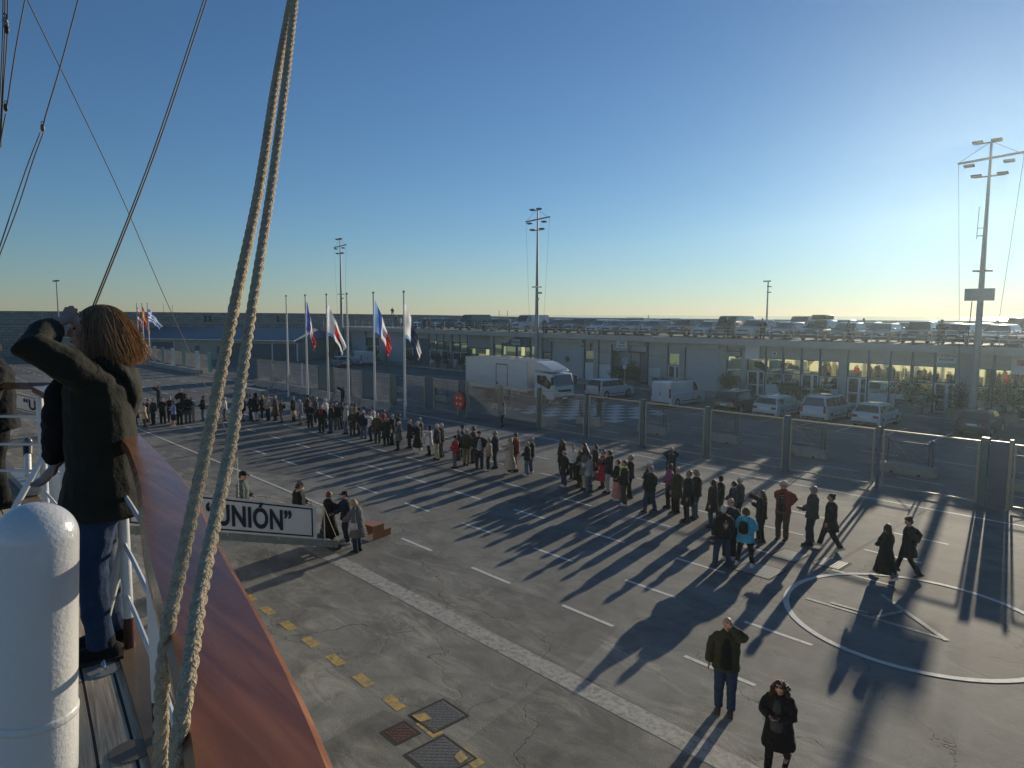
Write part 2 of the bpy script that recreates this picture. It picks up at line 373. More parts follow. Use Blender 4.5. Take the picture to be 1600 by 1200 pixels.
rf = MB().add([TW @ Vector(p) for p in [(-.5, -.7, 2.95), (LW + .3, -.7, 2.95), (LW + .3, -.7, 3.15), (-.5, -.7, 3.15), (-.5, 7.0, 4.75), (LW - 1.0, 7.0, 4.75), (-.5, 12.4, 3.4), (LW + .3, 12.4, 3.4), (-.5, 12.4, 3.1), (LW + .3, 12.4, 3.1)]],
  [(0,1,2,3), (3,2,5,4), (4,5,7,6), (6,7,9,8), (8,9,1,0), (0,3,4,6,8), (1,9,7,5,2)]).build('roof', blue_roof, wh)
MB().box(-.5, LW + .3, -.82, -.705, 2.98, 3.12, T=TW).build('gutter', galv, wh)
def shutter(x0, x1, z1, y, T, parent, m, z0=.05, header=False):
    b = MB(); z = z0; 
    while z < z1 - .001:
        zz = min(z + .11, z1); b.add([T @ Vector(p) for p in [(x0, y, z), (x1, y, z), (x1, y - .025, (z + zz) / 2), (x0, y - .025, (z + zz) / 2), (x1, y, zz), (x0, y, zz)]], [(0,1,2,3), (3,2,4,5)]); z = zz
    o = b.build('shutter', m, parent, recalc=False)
    if header: MB().box(x0 - .15, x1 + .1, y - .42, y - .04, z1 - .02, z1 + .32, T=T).build('shutter_box', panel_m, o)
    return o
for px0, px1 in ((238, 272), (384, 425), (426, 464), (352, 383), (150, 205)):
    s0 = TW.inverted() @ onY(px0, 550, 40); 
    def hit(px):
        d = ray(px, 550); o_ = Vector((0, 0, EYE)); t = (A - o_).dot(nx) / d.dot(nx); return (TW.inverted() @ (o_ + d * t)).x
    x0, x1 = hit(px0), hit(px1)
    shutter(x0, x1, 2.55, -.03, TW, wh, shut_d); MB().box(x1, x1 + .18, -.08, -.005, 0, 2.7, T=TW).build('post', frame_w, wh)
for px in (309, 343):
    x0 = hit(px - 4); x1 = hit(px + 3); MB().box(x0, x1, -.05, -.005, .05, 2.1, T=TW).build('door', shut_d, wh)

# ------------------------------------------------------------------ terminal building
bt = thing('terminal_building', 'long grey single storey ferry terminal with glass bays, roller shutters and rooftop car park', 'building')
YF = 56.2; ZS = 5.0
def fx(px): return onY(px, 560, YF).x
deck_m = mat('deck_asphalt', (.12, .12, .115), .85, var=.15)
slab_m = mat('slab_concrete', (.36, .35, .32), .85, var=.12, vscale=1.2)
MB().box(-104, 14, 55.0, 76.0, 4.46, 4.985).build('roof_slab', slab_m, bt); MB().box(-104, 14, 55.25, 75.9, 4.99, ZS).build('parking_deck', deck_m, bt)
MB().box(-104, 14, 57.6, 75.9, .02, 4.455).build('wall', panel_m, bt)
pav = MB().box(-104, 14, 53.6, 57.55, .005, .14); tag(pav.build('pavement', concrete), kind='structure')
def pane(x0, x1, z0, z1, par, tilt=None, y=YF + .02):
    t = math.tan(math.radians(random.uniform(.35, .95) if tilt is None else tilt)); h = (z1 - z0) * t; s_ = random.uniform(-.004, .004)
    return MB().add([(x0, y + s_, z0), (x1, y - s_, z0), (x1, y + h - s_, z1), (x0, y + h + s_, z1)], [(0, 1, 2, 3)]).build('pane', glass_b, par, recalc=False)
def frame(x0, x1, z0, z1, m, y=YF, w_=.06, par=bt, name='window'):
    b = MB().box(x0, x1, y - .03, y + .05, z0, z0 + w_).box(x0, x1, y - .03, y + .05, z1 - w_, z1).box(x0, x0 + w_, y - .03, y + .05, z0 + w_, z1 - w_).box(x1 - w_, x1, y - .03, y + .05, z0 + w_, z1 - w_)
    return b.build(name, m, par)
ZTOP = 4.455; ZG = 3.45; ZR = 2.18; ZB = 1.14
dk = mat('dim_glass', (.015, .018, .02), .06, spec=.8, ior=2.0)
def back(x0, x1, z0, z1, m=dark_in, y=57.4): MB().box(x0, x1, y, y + .15, z0, z1).build('back_wall', m, bt)
def bay(x0, x1, k):
    m_ = .05
    if k != 'P': MB().box(x0 - .05, x0 + .05, YF - .10, YF + .08, .14, ZTOP).build('mullion', blue_steel, bt)
    a, b = x0 + m_, x1 - m_
    if k in 'GDBg':
        MB().box(a, b, YF, YF + .06, ZG, ZTOP).build('upper_panel', panel_m, bt)
    if k in 'GB':
        f = frame(a, b, ZR, ZG, blue_steel); pane(a + .06, b - .06, ZR + .06, ZG - .06, f)
        f = frame(a, b, ZB, ZR, frame_w); pane(a + .06, b - .06, ZB + .06, ZR - .06, f)
        MB().box(a, b, YF, YF + .07, .14, ZB).build('low_panel', frame_w, bt)
    elif k in 'Dg':
        f = frame(a, b, ZR + .1, ZG, blue_steel); pane(a + .06, b - .06, ZR + .16, ZG - .06, f)
        xm = a + (b - a) * .62
        for u0, u1 in ((a, xm), (xm, b)):
            f = frame(u0, u1, .16, ZR + .1, frame_w, w_=.1, y=YF - .01, name='door')
            MB().box(u0 + .1, u1 - .1, YF - .02, YF + .04, 1.0, 1.12).build('door_rail', frame_w, f)
            MB().add([(u0 + .1, YF + .02, .26), (u1 - .1, YF + .02, .26), (u1 - .1, YF + .02, ZR), (u0 + .1, YF + .02, ZR)], [(0,1,2,3)]).build('pane', dk, f, recalc=False)
    elif k == 'S': shutter(a, b, 4.05, YF + .05, Matrix(), bt, shut_m, .15, True); MB().box(a, b, YF + .08, YF + .14, 4.05, ZTOP).build('upper_panel', panel_m, bt)
    elif k == 's': shutter(a, b, 3.7, YF + .05, Matrix(), bt, shut_d, .15); MB().box(a, b, YF + .04, YF + .1, 3.7, ZTOP).build('upper_panel', panel_m, bt)
    elif k == 'L':
        n_ = 22
        for i in range(n_): pass
        b_ = MB()
        for i in range(18):
            z = 2.9 + i * .085; b_.add([(a, YF - .03, z), (b, YF - .03, z), (b, YF + .03, z + .07), (a, YF + .03, z + .07)], [(0,1,2,3)])
        for q_ in (0, .333, .667, 1): xq = a + (b - a) * q_; b_.box(xq - .03, xq + .03, YF - .05, YF + .06, 2.85, ZTOP)
        b_.build('louvre', shut_m, bt); MB().box(a, b, YF + .08, YF + .1, 2.85, ZTOP).build('louvre_back', dark_in, bt)
        f = frame(a, b, 1.2, 2.8, blue_steel); pane(a + .06, b - .06, 1.26, 2.74, f); MB().box(a, b, YF, YF + .07, .14, 1.2).build('low_panel', frame_w, bt)
    elif k == 'P': MB().box(x0, x1, YF - .18, YF + .4, .14, ZTOP).build('pillar', slab_m, bt)
    elif k == 'W':
        for z0, z1 in ((.14, 1.0), (1.04, 1.9), (1.94, 3.1), (3.14, ZTOP)): MB().box(a, b, YF, YF + .06, z0, z1).build('panel', frame_w if z1 < 2 else panel_m, bt)
    elif k == 'w':
        MB().box(a, b, YF, YF + .06, .14, 2.0).build('panel', frame_w, bt); MB().box(a, b, YF, YF + .06, 3.3, ZTOP).build('panel', panel_m, bt)
        f = frame(a, b, 2.0, 3.3, blue_steel); pane(a + .06, b - .06, 2.06, 3.24, f, 0)
    elif k == 'H':
        shutter(a, b, 4.05, YF + .05, Matrix(), bt, shut_m, 3.4, True); back(a - .1, b + .1, .1, 4.4)
        for i, (u, v) in enumerate(((0, .35), (.38, .62), (.66, 1))): MB().box(a + (b - a) * u, a + (b - a) * v, 57.3, 57.36, 1.6 if i != 2 else .3, 3.2).build('inner_panel', panel_m if i < 2 else shut_d, bt)
BAYS = [(504,511,'P'),(511,527,'G'),(527,538,'D'),(538,549,'W'),(549,573,'S'),(573,585,'G'),(585,594,'D'),(594,604,'P'),(604,631,'S'),(631,640,'G'),(640,648,'D'),(648,671,'s'),(671,683,'G'),(683,694,'G'),(694,704,'D'),(704,707,'P'),(707,719,'G'),(719,731,'G'),(731,767,'L'),(767,772,'P'),(772,785,'G'),(785,807,'B'),(807,829,'B'),(829,843,'G'),(843,848,'P'),(848,862,'L'),(862,912,'S'),(914,929,'w'),(929,936,'P'),(936,956,'W'),(956,1010,'H'),(1013,1034,'W'),(1034,1044,'P'),(1044,1063,'g'),(1063,1071,'P'),(1071,1124,'S'),(1124,1136,'P'),(1136,1159,'G'),(1159,1168,'P'),(1168,1197,'D'),(1197,1224,'G'),(1224,1253,'G'),(1253,1282,'D'),(1282,1313,'G'),(1313,1325,'P'),(1325,1358,'D'),(1358,1392,'G'),(1392,1426,'G'),(1426,1462,'G'),(1462,1496,'D'),(1496,1522,'P'),(1522,1555,'G'),(1555,1590,'G'),(1590,1625,'D'),(1625,1660,'G'),(1660,1700,'P'),(1700,1745,'G'),(1745,1790,'G'),(1790,1850,'S')]
for a_, b_, k in BAYS:
    if k in 'BG' and (a_, b_) == (785, 807) : pass
    bay(fx(a_), fx(b_), k)
# guard rail of the roof car park
gr = thing('roof_guard_rail', 'thin grey guard rail along the terminal roof edge', 'railing')
b = MB()
for k in range(60): b.tube([(-103.5 + 2 * k, 55.15, 4.99), (-103.5 + 2 * k, 55.15, 6.02)], .022, 6)
b.build('rail_posts', galv, gr)
for z in (5.25, 5.5, 5.76, 6.02): MB().tube([(-103.5, 55.12, z), (14, 55.12, z)], .024, 6).build('rail_bar', galv, gr)

# lettering
def text(s_, size, loc, m, parent=None, name='lettering', rx=90, rz=0, ext=.01, bold=.0, sx=1.0, align='LEFT', space=1.0):
    c = bpy.data.curves.new(name, 'FONT'); c.body = s_; c.size = size; c.extrude = ext; c.offset = bold; c.align_x = align; c.space_character = space
    o = bpy.data.objects.new(name, c); COL.objects.link(o); bpy.context.view_layer.update(); me = bpy.data.meshes.new_from_object(o.evaluated_get(bpy.context.evaluated_depsgraph_get())); bpy.data.objects.remove(o)
    me.materials.clear(); me.materials.append(m); o = bpy.data.objects.new(name, me); COL.objects.link(o); o.location = loc; o.rotation_euler = (math.radians(rx), 0, math.radians(rz)); o.scale = (sx, 1, 1)
    if parent is not None: o.parent = parent
    return o
navy_ink = mat('navy_ink', (.01, .012, .03), .7); sign_dark = mat('sign_letter', (.03, .03, .035), .6); sign_white = mat('sign_white', (.62, .63, .62), .6)
rs = thing('roof_sign', 'row of dark capital letters TERMINAL PASSAGERS 2 fixed to the roof railing', 'sign')
text('TERMINAL PASSAGERS 2', .80, (-64.9, 54.93, 5.24), mat('sign_rim', (.78, .78, .75), .6), rs, bold=.042, sx=.80); text('TERMINAL PASSAGERS 2', .80, (-64.9, 54.89, 5.24), sign_dark, rs, bold=.008, sx=.80)
MB().box(-65, -56.4, 55.03, 55.06, 5.26, 5.30).box(-65, -56.4, 55.03, 55.06, 5.70, 5.74).build('sign_rail', galv, rs)
bn = thing('banner_sign', 'blue and cream banner reading TERMINAL PASSAGERS 2 on the terminal glass', 'sign')
bx0, bx1 = fx(785), fx(829); banner_blue = mat('banner_blue', (.03, .055, .10), .6); banner_cream = mat('banner_cream', (.5, .48, .38), .6); lightblue = mat('banner_light_blue', (.10, .24, .34), .6)
MB().box(bx0, bx1, YF - .16, YF - .12, 3.25, 4.4).build('banner_board', banner_blue, bn)
MB().prism([(bx0, 4.4), (bx0, 3.75), (bx0 + .5, 3.6), (bx0 + 1.1, 3.75), (bx0 + 1.7, 4.15), (bx0 + 2.4, 4.4)], YF - .17, YF - .161).build('cream_wave', banner_cream, bn)
MB().box(bx0 + .15, bx0 + .5, YF - .178, YF - .171, 4.0, 4.33).build('emblem', mat('emblem_yellow', (.5, .34, .05), .6), bn)
text('TERMINAL', .42, (bx0 + 1.75, YF - .165, 3.85), sign_white, bn, sx=.78, bold=.006); text('PASSAGERS', .38, (bx0 + 1.75, YF - .165, 3.46), sign_white, bn, sx=.78, bold=.006)
text('2', 1.15, (bx0 + 3.75, YF - .165, 3.42), lightblue, bn, bold=.02)
def board(name, px0, px1, z0, z1, y, label, lines, tm=sign_dark, base=sign_white, foot=True):
    t = thing(name, label, 'sign'); a, b_ = fx(px0), fx(px1)
    MB().box(a, b_, y - .05, y, z0, z1).build('sign_board', base, t)
    for s_, sz, z in lines: text(s_, sz, ((a + b_) / 2, y - .053, z), tm, t, align='CENTER', ext=.004, bold=.004)
    if foot: MB().box(a + .01, b_ - .01, y - .056, y - .051, z0 + .01, z0 + (z1 - z0) * .28).build('teal_band', mat('teal_band', (.18, .34, .36), .6), t)
    return t
board('wall_sign', 968, 985, 3.42, 4.48, YF - .5, 'small white sign reading GARE Maritime above the open bay', [('GARE', .26, 4.12), ('Maritime', .24, 3.84)])
board('wall_sign', 1465, 1496, 3.42, 4.48, YF - .12, 'white sign reading STATION DE PILOTAGE above the glass door', [('STATION DE', .2, 4.15), ('PILOTAGE', .2, 3.9)])
board('wall_sign', 1167, 1189, 3.3, 4.46, YF - .3, 'blank pale square board hanging from the facade', [], foot=False)
rd = board('wall_sign', 1582, 1625, 3.2, 4.46, YF - .12, 'white sign with a red square at the right edge of the facade', [], foot=False)
MB().box(fx(1590), fx(1603), YF - .18, YF - .171, 3.75, 4.2).build('red_square', mat('sign_red', (.40, .03, .05), .6), rd)
np_ = thing('notice_disc', 'white square notice with dark round emblem on the grey panel', 'sign'); MB().box(fx(1207), fx(1214), YF - .05, YF - .01, 3.66, 3.98).build('sign_board', sign_white, np_)
MB().lathe([(.0, 0), (.1, .0), (.1, .01)], 14, Matrix.Rotation(math.radians(90), 4, 'X'), c=(fx(1210.5), YF - .052, 3.82)).build('round_emblem', sign_dark, np_)
ns = thing('notice_disc', 'round no parking disc on the roller shutter behind the truck', 'sign'); MB().lathe([(0, 0), (.3, 0), (.3, .02), (0, .02)], 20, Matrix.Rotation(math.radians(90), 4, 'X'), c=(fx(887), YF - .06, 2.2)).build('sign_board', mat('dull_red', (.16, .06, .04), .7), ns)
MB().box(-.17, .17, 0, .008, -.035, .035, T=Matrix.Translation((fx(887), YF - .09, 2.2)) @ Matrix.Rotation(.8, 4, 'Y')).build('bar', sign_dark, ns)
# hooks and lanterns on the pillars
for px, z, lab in ((925, 3.75, 'dark wall bracket arm beside the behind-truck shutter'), (1160, 3.9, 'dark wall bracket arm with hanging lantern beside the palm')):
    t = thing('wall_bracket', lab, 'bracket'); x = fx(px)
    MB().box(x - .06, x + .06, YF - .3, YF - .2, z - .5, z + .3).tube([(x, YF - .3, z), (x - 1.0, YF - .9, z)], .03, 6).tube([(x, YF - .3, z + .3), (x - 1.0, YF - .9, z)], .012, 6).build('arm', steel_dark, t)
    if px == 1160: MB().lathe([(.05, 0), (.18, -.06), (.2, -.55), (.05, -.6)], 12, c=(x - 1.0, YF - .9, z - .1)).build('lantern', steel_grey, t)
# ------------------------------------------------------------------ quay fence
fence_tan = mat('fence_tan', (.32, .29, .21), .5, .3, var=.12); fence_green = mat('fence_green', (.08, .13, .125), .5, .1, var=.15); fence_blue = mat('fence_blue', (.06, .10, .14), .5, .1, var=.15)
wire_m = mat('fence_wire', (.24, .24, .22), .5, .5); pale_green = mat('pale_green_post', (.22, .34, .26), .6, var=.15)
FY = 30.0
def mesh_panel(x0, x1, z0, z1, y, parent, step=.085, r=.0022, name='wire_mesh'):
    b = MB(); H_ = z1 - z0; Wd = x1 - x0; k = math.ceil((Wd + H_) / step)
    for i in range(k):
        for s_ in (1, -1):
            c = -H_ + i * step if s_ == 1 else i * step
            # line x = c + s*(z)
            t0 = 0.0; t1 = H_
            if s_ == 1: t0 = max(0, -c); t1 = min(H_, Wd - c)
            else: t0 = max(0, c - Wd); t1 = min(H_, c)
            if t1 - t0 < .02: continue
            p = Vector((x0 + c + s_ * t0, y + .004 * s_, z0 + t0)); q = Vector((x0 + c + s_ * t1, y + .004 * s_, z0 + t1))
            d = (q - p).normalized(); n1 = Vector((-d.z, 0, d.x)) * r
            b.add([p - n1, p + n1, q + n1, q - n1, p + Vector((0, r * 1.5, 0)), q + Vector((0, r * 1.5, 0))], [(0, 1, 2, 3), (1, 4, 5, 2), (4, 0, 3, 5)])
    return b.build(name, wire_m, parent, recalc=False)
fr = thing('chain_link_fence', 'tall chain link fence with tan rails and green and blue posts, right half', 'fence')
FX = [-36.4, -33.0, -29.5, -25.7, -21.8, -17.95, -13.95, -10.1, -6.45, -2.7, 1.1, 5.0]
for i, x in enumerate(FX[1:]):
    wide = i in (1, 3, 4, 5, 7)
    m_ = fence_blue if i % 3 != 1 else fence_green
    if x < -30: MB().box(x - .04, x + .04, FY - .04, FY + .04, 0, 2.5).build('post', fence_tan, fr); continue
    if wide:
        MB().box(x - .11, x + .11, FY - .10, FY + .10, 0, 2.58).build('post', m_, fr)
    else: MB().box(x - .05, x + .05, FY - .05, FY + .05, 0, 2.55).build('post', m_, fr)
MB().box(-6.28, -5.72, FY - .03, FY + .03, .05, 2.5).build('gate_panel', fence_blue, fr); MB().box(-5.7, -5.6, FY - .05, FY + .05, 0, 2.6).build('post', fence_tan, fr)
for i in range(len(FX) - 1):
    a, b_ = FX[i] + .16, FX[i + 1] - .16
    if i == 8: a = -5.55
    q = MB()
    for z in (.16, 2.42): q.box(a, b_, FY - .03, FY + .03, z - .028, z + .028)
    for x in (a + .03, b_ - .03): q.box(x - .035, x + .035, FY - .032, FY + .032, .19, 2.39)
    q.tube([(a + .1, FY - .035, 2.35), (a + (b_ - a) * .62, FY - .035, .25)], .007, 4)
    q.build('panel_frame', fence_tan, fr); mesh_panel(a + .06, b_ - .06, .19, 2.39, FY, fr)
MB().box(-36.3, -29.7, FY - .06, FY + .06, .02, .42).build('low_board', fence_blue, fr)
fl = thing('chain_link_fence', 'older chain link fence with mixed blue, green and tan panels in the middle', 'fence')
XS = [-73.0, -69.2, -65.9, -62.4, -59.3, -56.2, -53.4, -50.7, -48.9, -47.1, -44.9, -43.9, -41.3, -40.15, -37.4, -36.45]
for i, x in enumerate(XS):
    MB().box(x - .05, x + .05, FY - .65 * (x < -44) - .05, FY - .65 * (x < -44) + .05, 0, 2.5).build('post', [frame_w, fence_green, fence_tan, fence_blue][i % 4] if i < 8 else fence_tan, fl)
for i in range(len(XS) - 1):
    a, b_ = XS[i] + .05, XS[i + 1] - .05; y = FY - .65 * (XS[i] < -44)
    solid = {10: fence_green, 12: fence_blue, 14: fence_blue, 0: fence_blue, 5: fence_green, 8: fence_blue}.get(i)
    if solid: MB().box(a, b_, y - .02, y + .02, .15, 2.45).build('solid_panel', solid, fl)
    else:
        q = MB()
        for z in (.2, 2.4): q.box(a, b_, y - .025, y + .025, z - .025, z + .025)
        q.tube([(a, y - .03, 2.3), (a + (b_ - a) * .6, y - .03, .3)], .008, 4); q.build('panel_frame', fence_tan, fl); mesh_panel(a, b_, .2, 2.4, y, fl, .1, .0025)
ff = thing('chain_link_fence', 'distant fence with pale green and white posts left of the ropes', 'fence')
XL = [-118, -114, -110, -106, -102.3, -98.8, -94.9, -90.6, -86.0, -82.0]
for i, x in enumerate(XL):
    MB().box(x - .42, x + .42, 29.15, 29.35, .3, 2.5).build('post', [frame_w, pale_green][i % 2], ff)
    if i < len(XL) - 1:
        MB().box(x + .42, XL[i + 1] - .42, 29.22, 29.28, 2.2, 2.26).build('panel_frame', fence_tan, ff); mesh_panel(x + .42, XL[i + 1] - .42, .5, 2.2, 29.25, ff, .13, .005)
# life ring on the blue panel
ring_m = mat('life_ring_red', (.50, .035, .015), .5); lr = thing('life_ring_box', 'red octagonal life ring holder with white marks on the blue fence panel', 'life ring', (-37.05, 29.9, 1.08))
pts = [(.62 * math.cos(math.pi / 8 + i * math.pi / 4), .62 * math.sin(math.pi / 8 + i * math.pi / 4)) for i in range(8)]
bevel(MB().prism(pts, -.14, -.02).build('shell', ring_m, lr), .03)
q = MB()
for s1 in (-1, 1):
    for s2 in (-1, 1):
        for k in range(3):
            a0 = math.atan2(s2, s1 * 1.0) + (k - 1.5) * .22; a1 = a0 + .2
            q.add([(r * math.cos(a), -.145, r * math.sin(a)) for r, a in ((.2, a0), (.36, a0), (.36, a1), (.2, a1))], [(0, 1, 2, 3)])
q.build('white_marks', sign_white, lr, recalc=False)
MB().tube([(.2 * 0, -.02, .6), (0, -.02, .75)], .03, 6).build('bracket', steel_dark, lr)

# jersey barriers in front of the left fence
jprof = [(-.3, 0), (.3, 0), (.3, .08), (.14, .32), (.09, .62), (-.09, .62), (-.14, .32), (-.3, .08)]
def jersey(x, y, rz, label, L_=3.6, flat=False):
    t = thing('concrete_barrier', label, 'barrier', (x, y, 0), rz, 'concrete barriers along the fence')
    pr = [(-.35, 0), (.35, 0), (.35, .42), (.28, .5), (-.28, .5), (-.35, .42)] if flat else jprof
    b = MB().prism([(a, z) for a, z in pr], -L_/2, L_/2, T=Matrix.Rotation(math.pi/2, 4, 'Z'))
    bevel(b.build('block', concrete, t), .02); [MB().box(L_*a - .09, L_*a + .09, -.37, .37, .0, .1).build('lifting_slot', black_plastic, t) for a in (-.3, .3)]
for i, (x, y, rz, lab) in enumerate([(-64.6, 28.0, .05, 'concrete barrier farthest left in the row before the fence'), (-60.6, 28.2, .03, 'concrete barrier second from the left in the fence row'), (-56.6, 28.0, -.05, 'concrete barrier third from the left, behind the second flagpole'),
        (-52.6, 27.8, -.03, 'concrete barrier in the middle of the fence row, behind the white flag'), (-48.4, 27.7, 0, 'concrete barrier behind the empty third flagpole and phone holder'), (-43.9, 27.5, .05, 'short concrete barrier nearest the truck, right end of the fence row')]): jersey(x, y, rz, lab, 3.7)
for i in range(8): jersey(-84.5 - i * 4.0, 28.3, 0, ['low kerb block beside the last pale green post', 'low kerb block second from the pale green post', 'low kerb block third from the pale green post', 'low kerb block fourth from the pale green post', 'low kerb block below the far flags, fourth from the left', 'low kerb block below the far flags, third from the left', 'low kerb block below the far flags, second from the left', 'low kerb block at the far left end by the hair'][i], 3.8, True)
jersey(-59.0, 24.6, .04, 'lone grey concrete block at the foot of the left flagpole', 4.2, True)

# concrete feet with crossed steel guards
def guard(px, py, w_, label):
    c = at(px, py); t = thing('cross_barrier', label, 'barrier', (c.x, c.y, 0), 0, 'steel cross guards on concrete feet beyond the fence')
    bevel(MB().box(-w_/2, w_/2, -.3, .3, .0, .42).build('concrete_foot', concrete, t), .03)
    [MB().box(w_*a - .06, w_*a + .06, -.31, .31, .0, .09).build('slot', black_plastic, t) for a in (-.24, .24)]
    h = w_ * .43; c_ = MB()
    for s_ in (-1, 1): MB().box(s_ * h - .03, s_ * h + .03, -.03, .03, .42, 1.62).build('post', steel_dark, t); MB().box(s_ * (h - .16) - .025, s_ * (h - .16) + .025, -.025, .025, .42, 1.55).build('post', steel_dark, t)
    for z in (.58, 1.42): c_.box(-h + .18, h - .18, -.02, .02, z - .02, z + .02)
    c_.tube([(-h + .18, 0, .6), (h - .18, 0, 1.4)], .016, 6).tube([(-h + .18, .02, 1.4), (h - .18, .02, .6)], .016, 6)
    c_.build('cross', steel_dark, t)
for px, py, w_, lab in ((626, 613, 1.7, 'steel cross guard behind the right flagpole, left of the blue panels'), (690, 627, 1.9, 'steel cross guard just left of the red life ring holder'), (785, 640, 1.9, 'steel cross guard below the truck, behind the standing woman'), (922, 664, 2.0, 'steel cross guard beside the person beyond the fence'), (1021, 677, 2.0, 'steel cross guard below the white cargo van'),
        (1128, 690, 2.1, 'steel cross guard below the black parked car'), (1258, 712, 2.2, 'steel cross guard below the white delivery estate car'), (1417, 740, 2.3, 'steel cross guard below the small white hatchback'), (1600, 768, 2.4, 'steel cross guard at the right edge behind the shining rails')): guard(px, py, w_, lab)

# ------------------------------------------------------------------ flagpoles and flags
pole_m = mat('flagpole_white', (.58, .58, .55), .4, .1)
FR_B = mat('flag_blue', (.03, .06, .30), .8, trans=.35); FR_W = mat('flag_white', (.70, .68, .66), .8, trans=.4); FR_R = mat('flag_red', (.50, .02, .025), .8, trans=.35)
FL_S = mat('flag_sky_blue', (.16, .32, .58), .8, trans=.35); FL_N = mat('flag_navy', (.02, .025, .07), .8, trans=.3); FL_Y = mat('flag_yellow', (.60, .42, .04), .8, trans=.35)
FDIR = RT.copy()
def flag(name, x, y, ztop, hoist, spread, drop, pattern, mats, label, seed):
    rnd = random.Random(seed); nu, nv = 30, 18; vs = []; fs = []; mi = []
    for i in range(nu + 1):
        u = i / nu
        for j in range(nv + 1):
            v = j / nv
            a = spread * .62 * (u ** .85) ; z = ztop - hoist * v * (1 - .72 * u ** .8) - drop * 1.08 * u ** 1.05
            wob = .16 * math.sin(v * 9 + u * 5 + seed) * (u + .15) + .10 * math.sin(u * 14 + v * 3 + seed)
            p = Vector((x, y, z)) + FDIR * (a * (1 - .25 * v * u) + .05) + FW * wob
            vs.append(p)
    for i in range(nu):
        for j in range(nv):
            a = i * (nv + 1) + j; fs.append((a, a + nv + 1, a + nv + 2, a + 1)); mi.append(pattern((i + .5) / nu, (j + .5) / nv))
    b = MB(); b.v = vs; b.f = fs; b.m = mi
    o = b.build(name, mats, smooth=2, recalc=False); return tag(o, label, 'flag')
def pole(x, y, h, label, grp='flagpoles on the quay', r=.09):
    t = thing('flagpole', label, 'flagpole', (x, y, 0), 0, grp)
    MB().tube([(0, 0, 0), (0, 0, h)], [r, r * .55], 12).build('shaft', pole_m, t, smooth=True)
    MB().lathe([(.05, 0), (.09, .03), (.09, .08), (.03, .14)], 10, c=(0, 0, h)).build('finial', steel_grey, t); MB().lathe([(.18, 0), (.18, .05), (.1, .08), (.1, .12)], 12).build('base_collar', galv, t)
FP = [(-55.5, 'white flagpole without a flag, leftmost of the tall row'), (-52.1, 'white flagpole carrying the narrow hanging tricolour, second of the tall row'), (-48.65, 'white flagpole carrying the white and red flag'), (-45.6, 'white flagpole without a flag, between two flagged poles'), (-42.0, 'white flagpole carrying the large tricolour flag'), (-38.3, 'white flagpole with the dark and white flag, rightmost of the row')]
for x, lab in FP: pole(x, 26.2, 8.4, lab)
tri = lambda u, v: 0 if u < .36 else (1 if u < .66 else 2)
flag('flag', -52.05, 26.2, 8.0, 2.3, 1.1, 3.2, tri, [FR_B, FR_W, FR_R], 'narrow drooping blue white red tricolour on the second flagpole', 1)
flag('flag', -48.6, 26.2, 7.7, 2.4, 2.2, 3.0, lambda u, v: (3 if v > .88 and u < .4 else (0 if u < .35 else (1 if (u < .62 and .25 < v < .75) else (2 if u > .5 and .45 < v < .7 else 0)))), [FR_W, FR_R, FL_N, FL_S], 'white flag with red and navy marks on the third flagpole', 2)
flag('flag', -41.95, 26.2, 8.0, 2.3, 1.9, 3.1, lambda u, v: 3 if u < .18 else tri(u, v), [FR_B, FR_W, FR_R, FL_S], 'large drooping blue white red tricolour on the fifth flagpole', 3)
flag('flag', -38.25, 26.2, 7.7, 2.3, 1.7, 3.0, lambda u, v: (3 if v > .88 and u < .3 else (0 if u < .3 else (2 if u < .72 else 1 if v < .6 else 2))), [FR_W, FR_W, FL_N, FL_S], 'white flag with dark navy field on the rightmost flagpole', 4)
for (x, y), lab in (((-117.0, 31.2), 'thin far flagpole with union style flag, left of three'), ((-113.6, 31.0), 'thin far flagpole with red and yellow flag, middle of three'), ((-110.2, 30.8), 'thin far flagpole with blue and white striped flag, right of three')): pole(x, y, 8.3, lab, 'far flagpoles left of the ropes', .11)
flag('flag', -117.0, 31.2, 8.0, 2.2, 1.2, 3.4, lambda u, v: [0, 1, 2][int((u * 5 + v * 4) * 1.3) % 3], [FL_N, FR_W, FR_R], 'far navy red and white flag hanging from the left far pole', 5)
flag('flag', -113.6, 31.0, 8.0, 2.2, 1.5, 3.6, lambda u, v: 1 if .25 < v < .75 else 0, [FR_R, FL_Y], 'far red and yellow striped flag on the middle far pole', 6)
flag('flag', -110.2, 30.8, 7.6, 2.0, 3.2, 2.3, lambda u, v: (0 if int(v * 9) % 2 == 0 else 1) if not (u < .35 and v < .55) else (1 if (abs(u - .17) < .035 or abs(v - .27) < .06) else 0), [mat('flag_mid_blue', (.05, .15, .45), .8, trans=.35), FR_W], 'far blue and white striped flag with cross on the right far pole', 7)

